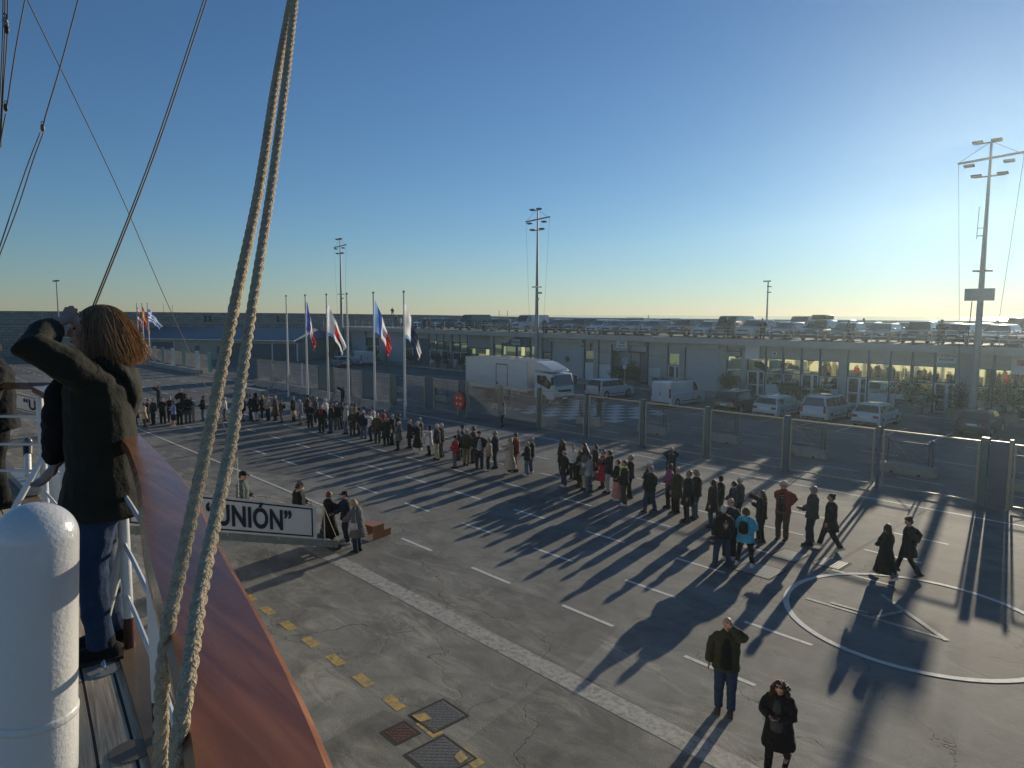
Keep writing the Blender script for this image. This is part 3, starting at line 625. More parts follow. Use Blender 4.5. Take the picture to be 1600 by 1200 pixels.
# ------------------------------------------------------------------ light masts
def mast(x, label, board=False, h=18.3):
    t = thing('light_mast', label, 'light mast', (x, 54.3, 0), 0, 'tall light masts along the terminal')
    MB().tube([(0, 0, .14), (0, 0, 6), (0, 0, 10), (0, 0, 14), (0, 0, h)], [.27, .21, .165, .11, .07], 14).build('shaft', steel_grey, t, smooth=True)
    MB().tube([(-1.85, 0, 17.15), (1.85, 0, 17.35)], [(.06, .08)] * 2, 4).build('cross_arm', steel_grey, t)
    for z, xs in ((17.0, (-1.15, 1.05)), (16.1, (-.7, .75)), (18.25, (-.75, .3))):
        if z != 17.0: MB().box(-.9 if z > 18 else -.85, .9 if z < 18 else .5, -.05, .05, z - .04, z + .04).build('lamp_arm', steel_dark, t)
        for q in xs:
            T_ = Matrix.Translation((q, -.1, z - (.1 if z == 17.0 else -.08))) @ Matrix.Rotation(-.25, 4, 'X'); MB().box(-.30, .30, -.16, .16, -.05, .05, T=T_).build('floodlight', steel_dark, t)
    r = MB()
    for k in range(4):
        a = k * math.pi / 2 + .5; r.box(-.16, .16, -.1, .1, -.05, .05, T=Matrix.Translation((.4 * math.cos(a), .4 * math.sin(a), 10.0)) @ Matrix.Rotation(a, 4, 'Z')); r.tube([(0, 0, 10), (.5 * math.cos(a), .5 * math.sin(a), 10)], .03, 5)
    r.build('ring_lamp', steel_dark, t)
    c = MB()
    for s_ in (-1, 1): c.tube([(s_ * 1.8, 0, 17.2), (s_ * 1.2, -.05, 8), (s_ * .75, 0, .2)], .013, 4); c.tube([(s_ * 1.8, 0, 17.2), (s_ * .15, 0, 18.2)], .015, 4)
    c.build('stay_cable', steel_dark, t)
    if board:
        MB().box(-.85, .85, -.36, -.3, 8.05, 8.85).build('panel_board', steel_grey, t); MB().tube([(-.45, -.1, 8.0), (-.55, -.1, 5.0)], .03, 6).tube([(-.45, -.05, 12.1), (-.42, -.05, 14.2)], .02, 5).tube([(-.46, -.05, 12.3), (0, 0, 12.3)], .03, 5).tube([(-.45, -.05, 12.8), (0, 0, 12.8)], .02, 5).build('pipe', steel_dark, t)
    else: MB().box(.3, .8, -.3, -.05, 9.25, 9.45).box(.1, .35, -.2, 0, 8.6, 8.8).build('camera_box', galv, t); 
mast(-12.55, 'tall steel light mast with a square board, nearest and rightmost', True); mast(-53.9, 'tall steel light mast rising behind the truck cab'); mast(-96.2, 'tall steel light mast farthest away between the flagpoles')
def lamp(p, h, label, double=False):
    t = thing('street_lamp', label, 'street lamp', p)
    MB().tube([(0, 0, 0), (0, 0, h)], [.11, .07], 8).build('pole', steel_grey, t); b = MB()
    if double: b.box(-1.4, .9, -.15, .15, h - .05, h + .06).box(-1.6, -.7, -.25, .25, h - .02, h + .14).box(.3, 1.0, -.25, .25, h - .02, h + .14)
    else: b.box(-.5, .25, -.12, .12, h - .05, h + .08).box(-.05, .35, -.1, .1, h - .6, h - .5).box(-.05, .35, -.1, .1, h - 1.2, h - 1.1)
    b.build('lamp_head', steel_dark, t)
lamp((-35.3, 70, ZS), 5.6, 'thin lamp post on the roof car park right of centre'); lamp((-128.5, 23.0, 5.26), 6.6, 'lone double headed lamp post above the stone wall at far left', True)
for px, top, Y, lab in ((232, 478, 76, 'thin far pole above the wall, left of three'), (256, 474, 76, 'thin far pole above the wall, middle of three'), (270, 476, 76, 'thin far pole above the wall, right of three'), (780, 485, 77, 'thin antenna pole behind the rooftop sign, left one'), (793, 485, 77, 'thin antenna pole behind the rooftop sign, right one'), (1013, 492, 77, 'thin antenna pole behind the middle rooftop cars')):
    p = onY(px, 500, Y) if px > 500 else onY(px, 495, 50 if px < 300 else Y); z = (onY(px, top, Y) if px > 500 else onY(px, top, 50)).z
    tag(MB().tube([(p.x, p.y, 5.0), (p.x, p.y, z)], .05, 6).build('antenna_pole', steel_grey), lab, 'pole')
# traffic sign
t = thing('traffic_sign', 'round blue and white no parking sign on a thin pole by the open bay', 'road sign', (-40.9, 53.2, .14))
MB().tube([(0, 0, 0), (0, 0, 2.6)], .03, 8).build('pole', galv, t); X90 = Matrix.Rotation(math.radians(90), 4, 'X')
MB().lathe([(0, 0), (.3, 0), (.3, .02), (0, .02)], 20, X90, c=(0, -.05, 2.5)).build('disc', sign_white, t); MB().lathe([(0, 0), (.22, 0), (.22, .008), (0, .008)], 20, X90, c=(0, -.072, 2.5)).build('blue_disc', mat('sign_blue', (.05, .14, .34), .5), t)
MB().box(-.22, .22, -.092, -.083, -.03, .03, T=Matrix.Translation((0, 0, 2.5)) @ Matrix.Rotation(.8, 4, 'Y')).build('bar', sign_white, t); MB().box(-.2, .2, -.07, -.05, 1.75, 2.1).build('plate', sign_white, t)
# small street furniture by the facade
def furniture(x, y, label, kind):
    if kind == 'bin':
        t = thing('litter_bin', label, 'bin', (x, y, .14)); bevel(MB().box(-.45, .45, -.3, .3, 0, 1.1).build('body', panel_m, t), .04); MB().box(-.3, .3, -.31, -.301, .75, .95).build('slot', black_plastic, t)
    else:
        t = thing('bench_shelter', label, 'shelter', (x, y, .14)); MB().box(-1.1, 1.1, -.45, .35, 1.15, 1.22).build('roof', frame_w, t); MB().box(-1.1, -1.04, -.4, -.34, 0, 1.15).box(1.04, 1.1, -.4, -.34, 0, 1.15).box(-1.1, -1.04, .3, .35, 0, 1.15).box(1.04, 1.1, .3, .35, 0, 1.15).build('frame', galv, t); MB().box(-.95, .95, -.2, .3, .1, .85).build('trolley', mat('crate_blue', (.04, .06, .12), .6), t)
furniture(-38.6, 55.2, 'beige litter bin between the open bay and the narrow window', 'bin'); furniture(-16.5, 54.6, 'low white framed trolley shelter behind the small white hatchback', 'shelter')

# ------------------------------------------------------------------ planters
leaf_m = mat('leaf_green', (.05, .07, .035), .6, var=.35, vscale=5, trans=.25); leaf2 = mat('leaf_olive', (.055, .065, .028), .65, var=.35, vscale=5, trans=.25); bark = mat('bark', (.07, .055, .04), .9, var=.2); pot_m = mat('planter_concrete', (.20, .17, .13), .9, var=.15)
def foliage(b, c, r, n_, ls, rnd):
    cl = [Vector((rnd.gauss(0, .45), rnd.gauss(0, .45), rnd.gauss(0, .4))) for _ in range(9)]
    for _ in range(n_):
        k = cl[rnd.randrange(9)]; p = Vector((k.x + rnd.gauss(0, .28), k.y + rnd.gauss(0, .28), k.z + rnd.gauss(0, .28)))
        if p.length > 1.25: continue
        p = Vector(c) + Vector((p.x * r[0], p.y * r[1], p.z * r[2])); d = Vector((rnd.gauss(0, 1), rnd.gauss(0, 1), rnd.gauss(.3, 1))).normalized(); e = d.orthogonal().normalized() * ls * .35; d *= ls
        b.add([p - d * .5, p + e, p + d * .5, p - e], [(0, 1, 2, 3)])
def planter(x, y, r, h, label, seed, m=leaf_m, spiky=False, z0=.14):
    rnd = random.Random(seed); t = thing('planter_shrub', label, 'planter', (x, y, z0))
    bevel(MB().box(-.65, .65, -.5, .5, 0, .62).build('planter_box', pot_m, t), .03); MB().box(-.58, .58, -.43, .43, .58, .625).build('soil', bark, t)
    s_ = MB()
    for k in range(4): s_.tube([(rnd.uniform(-.15, .15), rnd.uniform(-.1, .1), .6), (rnd.uniform(-.3, .3) * r, rnd.uniform(-.3, .3) * r, .62 + h * .7)], [.03, .012], 5)
    s_.build('stems', bark, t); b = MB()
    if spiky:
        for k in range(46):
            a = rnd.uniform(0, 6.28); el = rnd.uniform(-.2, 1.3); d = Vector((math.cos(a) * math.cos(el), math.sin(a) * math.cos(el), math.sin(el))); c0 = Vector((0, 0, .62 + h * .55)); n_ = d.cross(Vector((0, 0, 1))).normalized() * .035
            prev = c0
            for q in range(4):
                p2 = c0 + d * r * (q + 1) / 4 + Vector((0, 0, -.35 * r * ((q + 1) / 4) ** 2)); w1 = n_ * (1 - q / 4.2); w2 = n_ * (1 - (q + 1) / 4.2); b.add([prev - w1, prev + w1, p2 + w2, p2 - w2], [(0, 1, 2, 3)]); prev = p2
    foliage(b, (0, 0, .62 + h * .5), (r, r * .8, h * .62), 1400 if r > .8 else 700, .14, rnd); b.build('leaves', m, t, recalc=False)
for i, (px, r, h, lab, m_, sp) in enumerate([(985, 1.1, 1.5, 'dark bushy planter in front of the open bay', leaf_m, False), (962, .8, 1.1, 'small dark planter at the left of the open bay', leaf_m, False), (1140, .9, 1.1, 'palm like planter between the roller shutter and the black car', leaf_m, True), (1238, 1.0, .9, 'olive shrub planter behind the white estate car', leaf2, False), (1288, .8, .7, 'low shrub behind the delivery estate car', leaf2, False),
      (1425, 1.5, 1.5, 'broad dense shrub planter right of the small white hatchback', leaf2, False), (1500, .7, 1.7, 'tall thin shrub at the foot of the right light mast', leaf_m, False), (1575, 1.5, 1.7, 'large shrub planter at the right edge of the photo', leaf2, False), (682, .9, .9, 'shrub planter left of the two terminal doors', leaf_m, False), (697, .8, 1.6, 'tallest shrub beside the terminal entrance', leaf_m, False), (722, .8, .9, 'shrub planter nearest the truck tail', leaf_m, False),
      (640, .8, .8, 'small planter behind the rightmost flagpole', leaf_m, False), (586, .6, .9, 'small planter behind the large tricolour', leaf_m, False), (492, 1.0, .8, 'shrub planter left of the two parked far vans', leaf_m, False), (505, .8, .7, 'second shrub beside the parked far vans', leaf_m, False)]):
    p = onY(px, 600, 54.7 if px > 900 else 54.4); planter(p.x, p.y, r, h, lab, i, m_, sp)
for i, (px, lab) in enumerate(((12, 'dark bush at the foot of the stone wall, left one'), (40, 'dark bush at the foot of the stone wall, right one'))):
    d = at(px, 556); planter(d.x + 1.5, d.y, 1.4, 1.6, lab, 40 + i, leaf_m, False, 0)
# ------------------------------------------------------------------ vehicles
def carpaint(name, c, rough=.3): return mat('paint_' + name, c, rough, .0, .5, 1.0)
PAINT = dict(white=carpaint('white', (.54, .55, .56)), silver=carpaint('silver', (.22, .225, .23), .35), grey=carpaint('grey', (.08, .084, .09)), black=carpaint('black', (.015, .016, .018)), dark=carpaint('dark_blue', (.03, .04, .06)), brown=carpaint('brown', (.09, .065, .05)), green=carpaint('green_grey', (.12, .16, .15)))
CT = {
 # L, W, Hroof, belt, hood z, cowl x, roof front x, roof rear x, tail base x, wheel r
 'hatch': (4.0, 1.74, 1.48, .93, .80, 1.02, .32, -1.45, -1.86, .31),
 'estate': (4.55, 1.80, 1.46, .95, .82, 1.15, .40, -1.80, -2.16, .32),
 'suv': (4.45, 1.86, 1.65, 1.05, .95, 1.10, .45, -1.75, -2.08, .35),
 'mpv': (4.4, 1.78, 1.75, 1.02, .95, 1.30, .70, -1.95, -2.12, .32),
 'van': (4.9, 1.92, 1.98, 1.12, 1.05, 1.60, 1.00, -2.36, -2.42, .34),
}
def wheel(parent, x, y, r, wd=.21):
    X = Matrix.Rotation(math.pi / 2, 4, 'X')
    s_ = 1 if y > 0 else -1
    o = MB().lathe([(r * .6, -wd/2), (r * .93, -wd/2), (r, -wd/2 + .03), (r, wd/2 - .03), (r * .93, wd/2), (r * .6, wd/2)], 20, X, c=(x, y, r)).build('wheel', rubber, parent, smooth=True)
    b = MB().lathe([(0, 0), (r * .62, 0), (r * .62, .02), (0, .035)], 16, Matrix.Rotation(-s_ * math.pi / 2, 4, 'X'), c=(x, y + s_ * (wd/2 - .01), r))
    for k in range(5):
        a = k * 2 * math.pi / 5; T = Matrix.Translation((x, y + s_ * (wd/2 + .02), r)) @ Matrix.Rotation(a, 4, 'Y'); b.box(-.025, .025, -.012, .012, 0, r * .6, T=T)
    b.build('rim', galv, o); return o
def make_car(kind, rails=False):
    L, W, H, B, HD, xc, rf_, rr, xt, r = CT[kind]; t = thing('parked_car', 'car', 'car'); h = L / 2; w2 = W / 2; wb = L * .31; ra = r + .06; van = kind == 'van'
    z0 = .24
    def arch(xc_): return [(xc_ + ra * math.cos(a), r + ra * math.sin(a)) for a in [math.pi - i * math.pi / 8 for i in range(9)] if r + ra * math.sin(a) >= z0]
    ol = [(-h + .06, z0)] + [(-wb - ra, z0)] + arch(-wb)[0:] + [(-wb + ra, z0), (wb - ra, z0)] + arch(wb) + [(wb + ra, z0), (h - .08, z0), (h, .38), (h, .56), (h - .04, HD - .18), (h - .22, HD - .03), (xc, B), (xt, B), (-h + .03, B - .12), (-h, .62), (-h - .01, .42)]
    cl = []
    for p in ol:
        if not cl or (abs(p[0] - cl[-1][0]) + abs(p[1] - cl[-1][1])) > .015: cl.append(p)
    fr_ = [-1, -.96, -.72, 0, .72, .96, 1]; b = MB(); n = len(cl); vs = []
    for f in fr_:
        for x, z in cl:
            k = 1 - .045 * abs(f) ** 3 if abs(x) > wb else 1
            ins = .035 if abs(f) == 1 else 0
            zz = z - (ins if z > B - .02 else 0) + (-.012 * abs(f) ** 2 if z > HD - .05 else 0); vs.append((x * k - (ins if x > h - .3 else -ins if x < -h + .3 else 0), f * w2, zz))
    fs = [tuple(range(n)), tuple(reversed(range(6 * n, 7 * n)))] + [(s_ * n + i, (s_ + 1) * n + i, (s_ + 1) * n + (i + 1) % n, s_ * n + (i + 1) % n) for s_ in range(6) for i in range(n)]
    b.add(vs, fs)
    wb_, wr = w2 - .05, w2 - (.22 if not van else .12)
    def gy(z): return wb_ + (wr - wb_) * (z - B) / (H - B)
    prof = [(xc + .02, B - .02), (rf_, H - .05), (rf_ - .25, H), (rr + .2, H), (rr, H - .04), (xt, B - .02)]; vs = []
    for s_ in (-1, -.9, .9, 1):
        for x, z in prof:
            e = .03 if abs(s_) == 1 and z > B + .1 else 0; vs.append((x, s_ * gy(z) if abs(s_) == 1 else s_ * gy(z), z - e))
    n = 6; b.add(vs, [tuple(range(n)), tuple(reversed(range(3 * n, 4 * n)))] + [(s_ * n + i, (s_ + 1) * n + i, (s_ + 1) * n + (i + 1) % n, s_ * n + (i + 1) % n) for s_ in range(3) for i in range(n)])
    bevel(b.build('body', PAINT['silver'], t, smooth=True), .035, 3, 25)
    g = .012
    def pl(a, c, o=.0): return Vector(a).lerp(Vector(c), o)
    # windscreen and rear window
    def quad_x(xa, za, xb, zb, inset, name, off):
        d = Vector((xb - xa, 0, zb - za)).normalized(); nn = Vector((d.z, 0, -d.x)) * off; p = Vector((xa, 0, za)) + nn + d * inset; q_ = Vector((xb, 0, zb)) + nn - d * .06
        ya, yb = gy(za) - .10, gy(zb) - .08
        MB().add([p + Vector((0, -ya, 0)), p + Vector((0, ya, 0)), q_ + Vector((0, yb, 0)), q_ + Vector((0, -yb, 0))] + [v_ - nn * .5 for v_ in (p + Vector((0, -ya, 0)), p + Vector((0, ya, 0)), q_ + Vector((0, yb, 0)), q_ + Vector((0, -yb, 0)))], [(0, 1, 2, 3), (0, 4, 5, 1), (1, 5, 6, 2), (2, 6, 7, 3), (3, 7, 4, 0)]).build(name, glass_c, t)
    quad_x(xc + .02, B - .02, rf_, H - .05, .08, 'windscreen', .02)
    if not van: quad_x(xt, B - .02, rr, H - .04, .10, 'rear_window', -.02)
    else:
        MB().box(xt - .03, xt - .012, -.78, -.06, .5, 1.8).box(xt - .03, xt - .012, .06, .78, .5, 1.8).build('rear_door', PAINT['silver'], t); MB().box(xt - .05, xt - .031, -.02, .02, .9, 1.2).build('handle', black_plastic, t)
    ze = H - .13; zb_ = B + .03
    def side(xs, name='side_window'):
        for s_ in (-1, 1):
            v = [Vector((x, s_ * (gy(z) + g), z)) for x, z in xs]; v2 = [Vector((x, s_ * (gy(z) - .02), z)) for x, z in xs]; k = len(xs)
            MB().add(v + v2, [tuple(range(k))] + [(i, k + i, k + (i + 1) % k, (i + 1) % k) for i in range(k)]).build(name, glass_c, t)
    sl_ = (rf_ - xc) / (H - B); xf = lambda z: xc + sl_ * (z - B) - .14; st = (rr - xt) / (H - B); xb_ = lambda z: xt + st * (z - B) + .14
    mid = .05 if not van else .62
    side([(xf(zb_), zb_), (xf(ze), ze), (mid + .05, ze), (mid + .05, zb_)])
    if not van:
        q2 = -1.0; side([(mid - .04, zb_), (mid - .04, ze), (q2, ze), (q2, zb_)]); side([(q2 - .07, zb_), (q2 - .07, ze), (xb_(ze), ze), (xb_(zb_) , zb_ + .02)])
    for s_ in (-1, 1):
        for sx in (-1, 1): wheel(t, sx * wb, s_ * (w2 - .115), r)
        MB().box(h - .20, h - .03, s_ * (w2 - .36) - .17, s_ * (w2 - .36) + .17, HD - .24, HD - .11, T=Matrix.Translation((0, 0, 0))).build('headlight', lamp_glass, t)
        if kind in ('mpv', 'van', 'suv'): MB().box(-h - .005 if not van else xt - .04, -h + .08, s_ * (w2 - .12) - .06, s_ * (w2 - .12) + .06, B - .35, B + .12 if not van else B + .35).build('tail_light', red_lens, t)
        else: MB().box(-h - .005, -h + .08, s_ * (w2 - .24) - .15, s_ * (w2 - .24) + .15, B - .28, B - .12).build('tail_light', red_lens, t)
        bevel(MB().box(xc - .42, xc - .22, s_ * (w2 + .10) - .09, s_ * (w2 + .10) + .09, B - .02, B + .13).build('mirror', PAINT['silver'], t), .03)
        MB().box(mid - .01, mid + .005, s_ * (w2 + .002) - .004, s_ * (w2 + .002) + .004, .35, B - .05).box(-wb + ra + .1, wb - ra - .1, s_ * (w2 + .004) - .008, s_ * (w2 + .004) + .008, .42, .47).build('door_trim', black_plastic, t)
    MB().box(h - .02, h + .012, -.52, .52, HD - .30, HD - .16).box(h - .03, h + .008, -.62, .62, .30, .40).build('grille', black_plastic, t)
    MB().box(h + .005, h + .022, -.26, .26, .44, .55).build('number_plate', plate_m, t); MB().box(-h - .03, -h - .014, -.26, .26, .64, .75).build('number_plate', plate_m, t)
    MB().box(-h - .02, -h + .02, -w2 + .14, w2 - .14, .28, .40).build('rear_bumper_trim', black_plastic, t)
    if rails: MB().tube([(rf_ - .1, wr - .06, H + .05), (rr + .2, wr - .06, H + .05)], .018, 6).tube([(rf_ - .1, -wr + .06, H + .05), (rr + .2, -wr + .06, H + .05)], .018, 6).box(-.1, -.05, -wr + .06, wr - .06, H + .03, H + .06).box(-1.2, -1.15, -wr + .06, wr - .06, H + .03, H + .06).build('roof_rail', steel_dark, t)
    return t
PROTO = {}
def car(kind, colour, x, y, z, heading, label, group=None, rails=False, name='parked_car', cat='car'):
    key = (kind, rails)
    if key not in PROTO:
        t = make_car(kind, rails); PROTO[key] = (t, [(c, list(c.children)) for c in t.children])
        for ch, _ in PROTO[key][1]:
            if ch.name.split('.')[0] in ('body', 'mirror', 'rear_door'): ch.material_slots[0].link = 'OBJECT'; ch.material_slots[0].material = PAINT[colour]
    else:
        src, kids = PROTO[key]; t = src.copy(); COL.objects.link(t)
        for ch, gk in kids:
            c = ch.copy(); COL.objects.link(c); c.parent = t
            for g_ in gk:
                d = g_.copy(); COL.objects.link(d); d.parent = c
            if ch.name.split('.')[0] in ('body', 'mirror', 'rear_door'):
                c.material_slots[0].link = 'OBJECT'; c.material_slots[0].material = PAINT[colour]
    t.location = (x, y, z); t.rotation_euler = (0, 0, heading); tag(t, label, cat, group)
    if 'group' in t and not group: del t['group']
    if name != 'parked_car': t.name = name
    return t
HN = math.pi / 2       # nose to the building
G1 = 'cars parked nose first along the terminal'
c1 = car('suv', 'white', -37.3, 46.5, .004, HN - .06, 'white sport utility car parked in front of the open bay', G1)
c2 = car('van', 'white', -30.6, 46.7, .004, HN, 'white cargo van with roof bars and plain rear doors', G1, True, 'cargo_van', 'van')
c3 = car('suv', 'black', -25.4, 46.7, .004, HN, 'black car parked between the white cargo van and a white estate', G1)
c4 = car('estate', 'white', -22.5, 47.0, .004, HN, 'white estate car with wide dark rear window, right of the black car', G1)
c5 = car('mpv', 'white', -19.4, 47.6, .004, HN - .03, 'white delivery estate car with dark lettering on its side', G1, True)
c6 = car('hatch', 'white', -16.3, 47.7, .004, HN, 'small white hatchback, rightmost of the white parked cars', G1)
c7 = car('hatch', 'dark', -10.9, 49.2, .004, HN, 'dark hatchback parked at the foot of the right light mast', G1)
c8 = car('estate', 'silver', -82.6, 46.3, .004, math.pi * .93, 'silver estate car parked in front of the far pale van', None); c9 = car('van', 'white', -83.9, 50.3, .004, math.pi * .93, 'pale van parked behind the silver estate, far left of terminal', None, False, 'delivery_van', 'van')
text('LA MAR', .42, (.95, -.915, .62), navy_ink, c5, rz=0, ext=.002, bold=.006, sx=.9)
car_roof = [  # px, kind, colour, rails, label
 (660,'estate','silver',0,'silver estate leftmost on the roof car park'), (690,'hatch','dark',0,'dark hatchback on the roof between the silver estate and big van'), (730,'van','dark',0,'big dark van on the roof left of the letters'), (772,'hatch','grey',0,'grey hatchback half hidden behind the rooftop letters'),
 (818,'van','white',0,'white van on the roof beside the middle mast'), (866,'hatch','dark',0,'dark rounded car on the roof just right of the middle mast'), (903,'suv','grey',0,'grey car on the roof left of a white hatchback'), (937,'hatch','white',0,'white hatchback on the roof above the truck cab shutter'), (964,'estate','silver',0,'low silver car on the roof above the open bay left side'),
 (991,'estate','silver',0,'silver car with split grille on the roof above the open bay'), (1020,'hatch','silver',0,'pale silver hatchback on the roof above the open bay right side'), (1066,'suv','brown',0,'tall brown car on the roof above the narrow window'), (1105,'hatch','white',0,'white hatchback on the roof above the right roller shutter'), (1140,'van','grey',0,'grey van on the roof behind a standing person'),
 (1177,'suv','white',0,'white car with bright wheel arch on the roof, person behind rail'), (1223,'estate','dark',0,'dark saloon on the roof right of the thin lamp post'), (1277,'suv','grey',1,'grey car with a roof box on the rooftop car park'), (1322,'hatch','black',0,'black hatchback on the roof above the pillar with a glinting rear'), (1376,'estate','dark',0,'dark car on the roof above the glass door of the right half'), (1434,'suv','black',0,'large black car on the roof left of the right mast'), (1497,'hatch','black',0,'black hatchback on the roof just left of the right mast'), (1560,'estate','silver',0,'silver car with sun glints on the roof right of the mast'), (1622,'hatch','dark',0,'dark car on the roof cut by the right edge')]
rnd = random.Random(5)
for px, k, colr, rl, lab in car_roof:
    x = onY(px, 510, 57.9).x; L = CT[k][0]; car(k, colr, x, 56.1 + L / 2 + rnd.uniform(.0, .5), ZS, -math.pi / 2 + rnd.uniform(-.05, .05), lab, 'cars on the roof car park, front row', bool(rl))
p = onY(1283, 500, 59.0); rb = tag(bevel(MB().box(-.55, .55, -1.0, 1.0, 0, .38).build('roof_box', black_plastic, None, smooth=True), .12, 4), 'black roof box on the grey rooftop car', 'roof box'); rb.location = (onY(1277, 510, 57.9).x, 58.9, ZS + CT['suv'][2] + .07)
row2 = [(980,'suv','dark',1),(1037,'suv','grey',0),(1250,'van','grey',0),(1350,'estate','dark',0),(1595,'van','dark',0),(905,'hatch','grey',0),(1120,'estate','silver',0),(1180,'hatch','green',0),(1210,'estate','grey',0),(1410,'hatch','silver',0),(1480,'estate','grey',0),(1530,'hatch','white',0),(1310,'suv','silver',0),(1075,'hatch','dark',0),(830,'suv','green',0),(870,'estate','grey',0),(770,'hatch','dark',0),(940,'estate','green',0),(1008,'hatch','grey',0),(1155,'suv','dark',0)]
desc = ['rear row', 'second row']
for i, (px, k, colr, rl) in enumerate(row2):
    x = onY(px, 505, 68).x; L = CT[k][0]; adj = {'dark': 'dark', 'grey': 'grey', 'silver': 'silver', 'white': 'white', 'green': 'grey green'}[colr]; nm = {'suv': 'tall car', 'van': 'van', 'estate': 'estate', 'hatch': 'hatchback'}[k]
    places = {980:'behind the low silver car',1037:'behind the pale silver hatchback',1250:'left of the roof box',1350:'behind the black hatchback with a glint',1595:'at the far right edge',905:'left of the white hatchback',1120:'over the right shutter',1180:'left of the lamp post',1210:'just right of the thin lamp post',1410:'left of the large black car',1480:'left of the right mast',1530:'right of the right mast',1310:'right of the roof box',1075:'behind the tall brown car',830:'behind the white van by the middle mast',870:'behind the dark rounded car',770:'behind the rooftop letters',940:'peeking over the leftmost white hatchback',1008:'peeking between two silver cars',1155:'behind the grey van'}
    car(k, colr, x, 66.6 + L / 2, ZS, -math.pi / 2 + rnd.uniform(-.04, .04), '%s %s, roof rear row, %s' % (adj, nm, places[px]), 'cars on the roof car park, rear row', bool(rl))

# box truck
tk = thing('box_truck', 'white box truck with roof air deflector parked across the lane in front of the terminal', 'truck')
tw = carpaint('truck_white', (.58, .58, .56), .45); y0, y1 = 37.9, 40.4
xr, xf_ = -46.2, -38.6; cx0, cx1 = -38.0, -36.2+.05
bevel(MB().box(xr, xf_, y0, y1, 1.0, 3.42).build('cargo_box', tw, tk), .03)
q = MB().box(xr - .02, xf_ + .02, y0 - .02, y0 + .05, .92, 1.05).box(xr - .02, xr + .05, y0, y1, .9, 1.05)
for x in (xr + .01, xf_ - .05): q.box(x, x + .06, y0 - .018, y0, 1.05, 3.40)
q.box(xr, xf_, y0 - .015, y0, 3.36, 3.43); q.build('box_trim', galv, tk)
dxx = onY(775, 600, 37.9).x; dx1 = onY(793, 600, 37.9).x
q = MB()
for a in ((dxx, dxx + .05, 1.1, 3.0), (dx1 - .05, dx1, 1.1, 3.0), (dxx, dx1, 2.95, 3.02)): q.box(a[0], a[1], y0 - .02, y0 - .001, a[2], a[3])
q.box(dxx + .1, dxx + .22, y0 - .05, y0 - .02, 1.35, 1.5); q.build('side_door_frame', steel_dark, tk)
MB().box(xr + .2, cx1 - .3, 38.5, 38.7, .62, .86).box(xr + .2, cx1 - .3, 39.6, 39.8, .62, .86).box(xr + .4, xf_, 38.5, 39.8, .8, .95).build('chassis', steel_dark, tk)
MB().box(-42.0, -39.6, y0 + .02, y0 + .08, .45, .52).box(-42.0, -39.6, y0 + .02, y0 + .08, .72, .79).box(-41.9, -41.84, y0 + .02, y0 + .3, .4, .9).box(-39.8, -39.74, y0 + .02, y0 + .3, .4, .9).build('side_guard', galv, tk)
MB().box(-41.6, -40.5, y0 + .2, y0 + .7, .4, .85).build('fuel_tank', steel_grey, tk)
cab = [(cx0, .55), (cx1 + .25, .55), (cx1 + .35, .75), (cx1 + .33, 1.55), (cx1 + .05, 2.5), (cx0 + .35, 2.62), (cx0, 2.62)]
bevel(MB().prism(cab, y0 + .12, y1 - .12).build('cab', tw, tk, smooth=True), .08, 3)
dfl = [(cx0 - .1, 2.62), (cx1 - .05, 2.62), (cx1 - .25, 2.85), (cx0 + .5, 3.28), (cx0 - .1, 3.40)]
bevel(MB().prism(dfl, y0 + .22, y1 - .22).build('air_deflector', tw, tk, smooth=True), .12, 4)
d_ = Vector((-.28, 0, .95)).normalized(); o_ = .015
MB().add([(cx1 + .335 + o_, y0 + .25, 1.62), (cx1 + .335 + o_, y1 - .25, 1.62), (cx1 + .085 + o_, y1 - .32, 2.42), (cx1 + .085 + o_, y0 + .32, 2.42)], [(0, 1, 2, 3)]).build('windscreen', glass_c, tk, recalc=False)
for y, s_ in ((y0 + .12 - .012, -1), (y1 - .12 + .012, 1)):
    MB().add([(cx0 + .35, y, 2.35), (cx0 + 1.25, y, 2.35), (cx1 + .05, y, 1.75), (cx1 - .2, y, 1.35), (cx0 + .5, y, 1.7), (cx0 + .35, y, 1.8)], [(0, 1, 2, 3, 4, 5)]).build('side_window', glass_c, tk, recalc=False)
    MB().box(cx1 + .2, cx1 + .35, y - .1 + s_ * .15, y + .1 + s_ * .15, 1.7, 2.3).tube([(cx1 + .1, y, 2.3), (cx1 + .28, y + s_ * .15, 2.3)], .02, 6).build('mirror', black_plastic, tk)
    for x in (-44.0 + .6, -37.0): wheel(tk, x, y - s_ * .14, .46, .28)
    MB().box(cx1 + .30, cx1 + .37, y - s_ * .42 - .14, y - s_ * .42 + .14, .82, 1.0).build('headlight', lamp_glass, tk)
MB().box(cx1 + .335, cx1 + .362, y0 + .5, y1 - .5, 1.12, 1.3).box(cx1 + .3, cx1 + .372, y0 + .15, y1 - .15, .55, .78).build('grille', black_plastic, tk); MB().box(cx1 + .372, cx1 + .385, 38.9, 39.4, .58, .7).build('number_plate', plate_m, tk)
